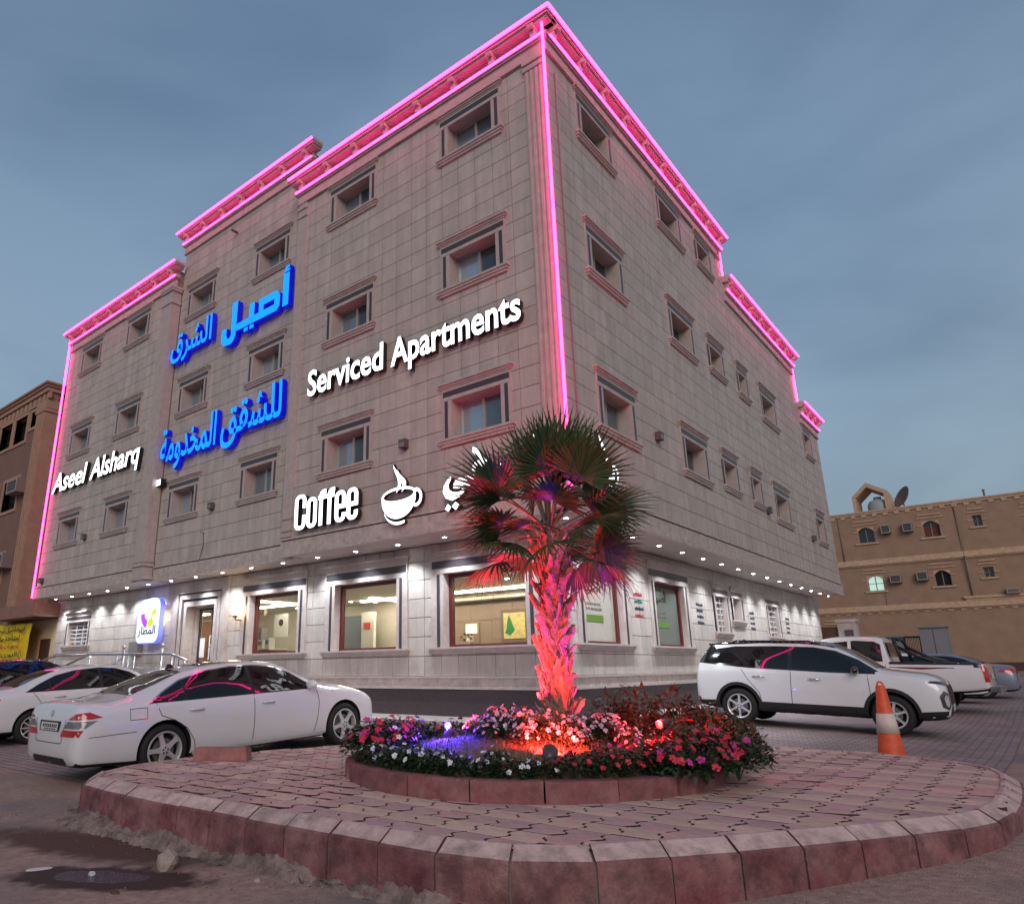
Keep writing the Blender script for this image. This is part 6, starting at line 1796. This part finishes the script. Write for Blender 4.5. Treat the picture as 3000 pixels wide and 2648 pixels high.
for (x0,x1,z0,z1,l) in [(-2.17,-1.57,10.70,11.33,'boxy air conditioner right of the top left arched window of the tan building'),(-.81,-.20,10.66,11.33,'boxy air conditioner left of the reddish arched top window'),
    (-2.17,-1.47,7.11,7.70,'boxy air conditioner beside the green lit arched window'),(-.53,.14,7.15,7.77,'boxy air conditioner left of the dark arched middle floor window'),(4.27,4.98,5.9,6.25,'pale flat air conditioner on the ledge at the right edge of the tan building')]:
    aircon(FB @ T((x0+x1)/2,(z0+z1)/2,0), x1-x0, z1-z0, l, GA)
# rooftop gable shelter with its water tank, dish and pipe
sh = empty('rooftop_shelter', (-2.6,51.4,12.3), 0, 'gabled open shelter of tan concrete on the roof of the tan building', 'shelter')
mb = MB()
out_p = [(-1.35,0),(-1.35,1.75),(-.25,2.75),(1.05,1.95),(1.4,0)]
inn_p = [(-1.10,.25),(-1.10,1.62),(-.25,2.40),(.80,1.75),(.80,.25)]
V = []
for (yy) in (0, 2.4):
    for p in out_p: V.append((p[0],yy,p[1]))
    for p in inn_p: V.append((p[0],yy,p[1]))
F = []
for k in range(5):
    k2 = (k+1)%5
    F += [(k,k2,5+k2,5+k),(10+k2,10+k,15+k,15+k2),(k,10+k,10+k2,k2),(5+k,5+k2,15+k2,15+k)]
mb.add(V, F); mb.build('shelter_shell', TANT, sh)
tk = empty('water_tank', (-2.35,52.2,12.55), 0, 'pale blue grey round water tank inside the rooftop shelter', 'water tank')
mb = MB(); mb.lathe([(0,0),(.72,0),(.75,.3),(.75,.75),(.6,1.05),(.28,1.2),(.25,1.32),(0,1.33)], 20); mb.build('tank_body', P('tank_grey', (.30,.34,.36), .6), tk, smooth=True)
mb = MB(); mb.lathe([(.27,1.30),(.27,1.38),(0,1.40)], 14); mb.build('tank_lid', P('tank_grey_dark', (.16,.18,.19), .6), tk)
ds = empty('satellite_dish', (-.55,50.8,12.6), 0, 'large brown satellite dish tilted on the roof beside the shelter', 'satellite dish')
M_ = T(-.2,0,.75) @ Matrix.Rotation(rad(-72),4,'X') @ Matrix.Rotation(rad(0),4,'Z')
M_ = T(.12,0,.72) @ Vector((-.75,-.55,.42)).normalized().to_track_quat('Z','Y').to_matrix().to_4x4()
mb = MB(); mb.lathe([(0,0),(.3,.03),(.6,.12),(.85,.25),(.87,.25),(.62,.10),(.3,.005),(0,-.02)], 28); mb.build('dish_bowl', P('dish_brown', (.17,.10,.085), .6), ds, M_, smooth=True)
mb = MB(); mb.tube([(0,0,0),(0,0,.55)], .04, 6); mb.tube([(.05,-.1,.1),(-.35,-.45,.62)], .025, 5); mb.lathe([(0,-.05),(.06,-.03),(.06,.05),(0,.06)], 8, 0, (-.42,-.5,.68)); mb.build('dish_mount', P('dish_steel', (.2,.18,.17), .5), ds)
mb = MB(); mb.tube([(0,0,0),(0,0,.55)], .06, 6); mb.lathe([(.0,.53),(.09,.53),(.09,.60),(0,.62)], 8); mb.build('roof_vent_pipe', P('vent_grey', (.15,.13,.12), .6), None, T(4.25,50.3,12.5), label='short vent pipe on the roof edge of the tan building', cat='pipe')
q = MB(); q.tube([(-2.65,50.0,6.5),(-2.66,49.97,5.9),(-2.7,49.95,5.3)], .03, 5); q.tube([(2.4,49.95,12.1),(2.42,49.95,8.9),(2.42,49.8,8.5),(2.42,49.95,5.7)], .05, 6); q.tube([(-4.9,49.95,12.2),(-4.9,49.93,8.9)], .04, 6)
o = q.build('wall_pipe', P('pipe_grey_brown', (.22,.17,.14), .7), bld, Matrix.Translation((0,-50,-1)), smooth=True)
# street cabinets in front of the tan building
for (x0,x1,z1,y,l,nm) in [(.40,1.0,2.66,26.0,'low grey utility cabinet at the left of the row','utility_cabinet'),(1.66,2.62,3.0,25.7,'tall grey utility cabinet with sloping top','utility_cabinet')]:
    o = empty(nm, ((x0+x1)/2,y,gz(y)), 0, l, 'utility cabinet', 'utility cabinets by the back street')
    g0 = gz(y); h = z1-g0; hw = (x1-x0)/2
    mb = MB(); mb.box(-hw,hw,0,.8,0,h-.05); mb.build('casing', P('cabinet_grey', (.19,.20,.215), .55), o)
    mb = MB(); mb.box(-hw-.06,hw+.06,-.08,.85,h-.05,h+.02); mb.build('cap', P('cabinet_grey', (.19,.20,.215), .55), o)
    mb = MB(); mb.box(-.008,.008,-.012,0,.1,h-.1); mb.box(hw*.45,hw*.5,-.03,0,h*.45,h*.55); mb.build('door_gap', SEAM, o)
o = empty('mesh_gate', (1.33,26.1,gz(26)), 0, 'dark steel mesh gate between the two utility cabinets', 'gate')
mb = MB(); mb.box(-.31,.31,-.02,.02,2.05,2.13); mb.box(-.31,-.25,-.02,.02,0,2.05); mb.box(.25,.31,-.02,.02,0,2.05); mb.build('gate_frame', CTRIM, o)
for k in range(9): q = MB(); x = -.22+.055*k; q.tube([(x-.04,0,.1),(x+.04,0,2.05)], .009, 4); q.build('bar', CTRIM, o)
# gate pier behind the hotel
o = empty('gate_pier', (-.7,22.6,.4), 0, 'cream pier with brown gate leaf behind the right end of the hotel', 'gate')
mb = MB(); mb.box(-.05,.62,0,.5,0,2.75); mb.box(-.1,.67,-.05,.55,2.75,2.88); mb.build('pier', TRIM, o)
mb = MB(); mb.box(-1.3,-.06,.2,.26,0,2.6); mb.build('gate_leaf', P('gate_brown', (.13,.06,.035), .6), o)
mb = MB(); mb.box(.2,.5,-.09,0,2.2,2.45); mb.build('small_sign', DARKST, o)

# ---- brown building on the left
FN = frame(True, 1.0)
bld = empty('brown_building', (-30,1,0), 0, 'brown stone apartment block left of the hotel with window air conditioners', 'building')
FNl = Matrix.Translation((30,-1,0)) @ FN
NW = [(-31.57,-30.15,11.72,12.95),(-29.8,-28.38,11.69,12.93),(-27.99,-27.25,12.14,12.88),(-29.93,-28.27,8.5,9.9),(-32.2,-30.6,8.5,9.9),(-30.3,-28.57,5.3,6.5),(-34,-32.6,11.7,12.95)]
mb = MB()
for q in sub_rects((-50,-26.4,.2,13.55), NW): mb.box(q[0],q[1],q[2],q[3],-.3,0)
mb.box(-26.7,-26.4,.2,13.55,-12,-.3); mb.box(-50,-26.8,.2,13.4,-12,-1.2)
mb.build('wall', BRNS, bld, FNl)
mb = MB()
for z0,z1,c in [(13.55,13.75,.10),(13.75,13.86,.18),(13.86,13.95,.26),(13.0+.1,13.18,.05)]: mb.box(-50,-26.4+c,z0,z1,-12.1,c)
for k in range(40): mb.box(-46+.5*k,-45.7+.5*k,13.2,13.5,-.05,.04)
mb.box(-27.25,-26.36,.2,13.1,-.9,.06)
for k in range(4): mb.box(-27.18+.21*k,-27.06+.21*k,.4,12.6,.06,.10)
mb.box(-27.3,-26.30,12.6,12.75,-.9,.13); mb.box(-27.33,-26.28,12.75,13.1,-.9,.09)
mb.build('cornice', BRNT, bld, FNl)
for (x0,x1,z0,z1) in NW:
    w = MB()
    for q in ((x0-.14,x0,z0-.14,z1+.14),(x1,x1+.14,z0-.14,z1+.14),(x0,x1,z1,z1+.14),(x0,x1,z0-.14,z0)): w.box(q[0],q[1],q[2],q[3],-.1,.05)
    for q in ((x0-.03,x0,z0,z1),(x1,x1+.03,z0,z1)): w.box(q[0],q[1],q[2],q[3],-.3,-.1)
    wo = w.build('window', BRNT, bld, FNl)
    p = MB(); p.box(x0,x1,z0,z1,-.29,-.27); p.build('pane', PANE3, wo)
    f2 = MB(); cx = (x0+x1)/2; f2.box(cx-.025,cx+.025,z0,z1,-.26,-.23); f2.box(x0,x1,z0+(z1-z0)*.33,z0+(z1-z0)*.36,-.26,-.23); f2.box(x0,x1,z0+(z1-z0)*.66,z0+(z1-z0)*.69,-.26,-.23); f2.build('window_bars', CTRIM, wo)
GA = 'window air conditioners on the brown building'
aircon(FN @ T(-27.75,9.35,0), 1.1, .62, 'air conditioner on brackets on the brown building, middle floor', GA)
aircon(FN @ T(-28.05,6.1,0), 1.2, .62, 'white air conditioner low on the brown building', GA)
mb = MB(); mb.box(-30,-22.75,.2,3.5,-.35,-.25)
tag(mb.build('boundary_wall', P('cream_render', (.52,.38,.22), .8, var=.1), None, FN), 'cream wall behind the yellow banner', 'wall')
o = empty('canopy', (-26,1,3.5), 0, 'brown canopy fascia above the yellow banner', 'canopy')
mb = MB(); mb.box(-.4,3.4,-.7,.3,.02,.5); mb.build('fascia', P('canopy_brown', (.25,.135,.095), .7, var=.15), o)
mb = MB(); mb.box(-.2,3.2,-.68,.25,-.02,.02); mb.build('underside', P('canopy_dark', (.10,.05,.04), .8), o)
o = empty('side_door', (-23.6,1.2,.3), 0, 'dark brown metal door beside the yellow banner', 'door')
mb = MB(); mb.box(-.40,.40,0,.06,0,2.45); mb.build('door_leaf', P('door_brown', (.05,.02,.016), .5), o)
mb = MB(); mb.box(.28,.32,-.03,0,1.0,1.2); mb.build('handle', STEEL, o)
bn = empty('yellow_banner', (-28.6,.75,2.0), 0, 'yellow cloth banner with black and red Arabic lines', 'banner')
def bz(u): return .05*sin(u*5.0)+.03*sin(u*11)
mb = MB(); N = 40; Wb, Hb = 4.85, 1.42
for i in range(N+1):
    u = i/N*Wb
    for (z, dd) in ((0,.0),(Hb*.33,.02),(Hb*.66,-.01),(Hb,0)):
        mb.v.append((u-.18*(1-z/Hb)*(i/N)+0, bz(u)*(1 if 0 < z < Hb else .5)+dd, z-.10*(i/N)*(z/Hb)+.03*sin(u*1.3)*(z < .1)))
for i in range(N):
    for k in range(3): mb.f.append((4*i+k, 4*i+4+k, 4*i+5+k, 4*i+1+k)); mb.m.append(0)
mb.build('banner_cloth', P('banner_yellow', (.75,.55,.01), .7, var=.06, vscale=2), bn, smooth=True)
B = FN.to_3x3().to_4x4(); B.translation = Vector((0,-.11,0))
BLK, RDP = P('banner_black', (.01,.01,.01), .6), P('banner_red', (.45,.02,.02), .6)
for s_, x0, x1, z0, z1, mt in [('قهوة اصيل ترحب',1.5,4.45,1.00,1.24,BLK),('لمشاهدة مباريات',1.3,4.05,.67,.93,BLK),('تصفيات كاس الع',1.1,4.1,.36,.62,RDP),('الدوري السع',1.3,4.0,.04,.31,BLK)]:
    letters(shape(s_), x0, x1, z0, z1, .008, [mt, mt], bn, B, .012, 'lettering', False)
mb = MB(); p, q = ring(4.30,.18,(.14,.14),(.11,.11)); band(mb, p, q, 0, .006); mb.build('round_mark', [BLK, BLK], bn, B)
# far background so that the horizon is never empty
for i, (x, y, w, d, h, l) in enumerate([(-62,40,16,14,9,'plain tan block far behind the brown building'),(42,62,18,12,10,'plain tan house beyond the right edge of the street')]):
    o = empty('background_house', (x,y,.9), 0, l, 'building')
    mb = MB(); mb.box(-w/2,w/2,-d/2,d/2,0,h); mb.box(-w/2-.2,w/2+.2,-d/2-.2,d/2+.2,h,h+.3); mb.build('wall', TANT, o)
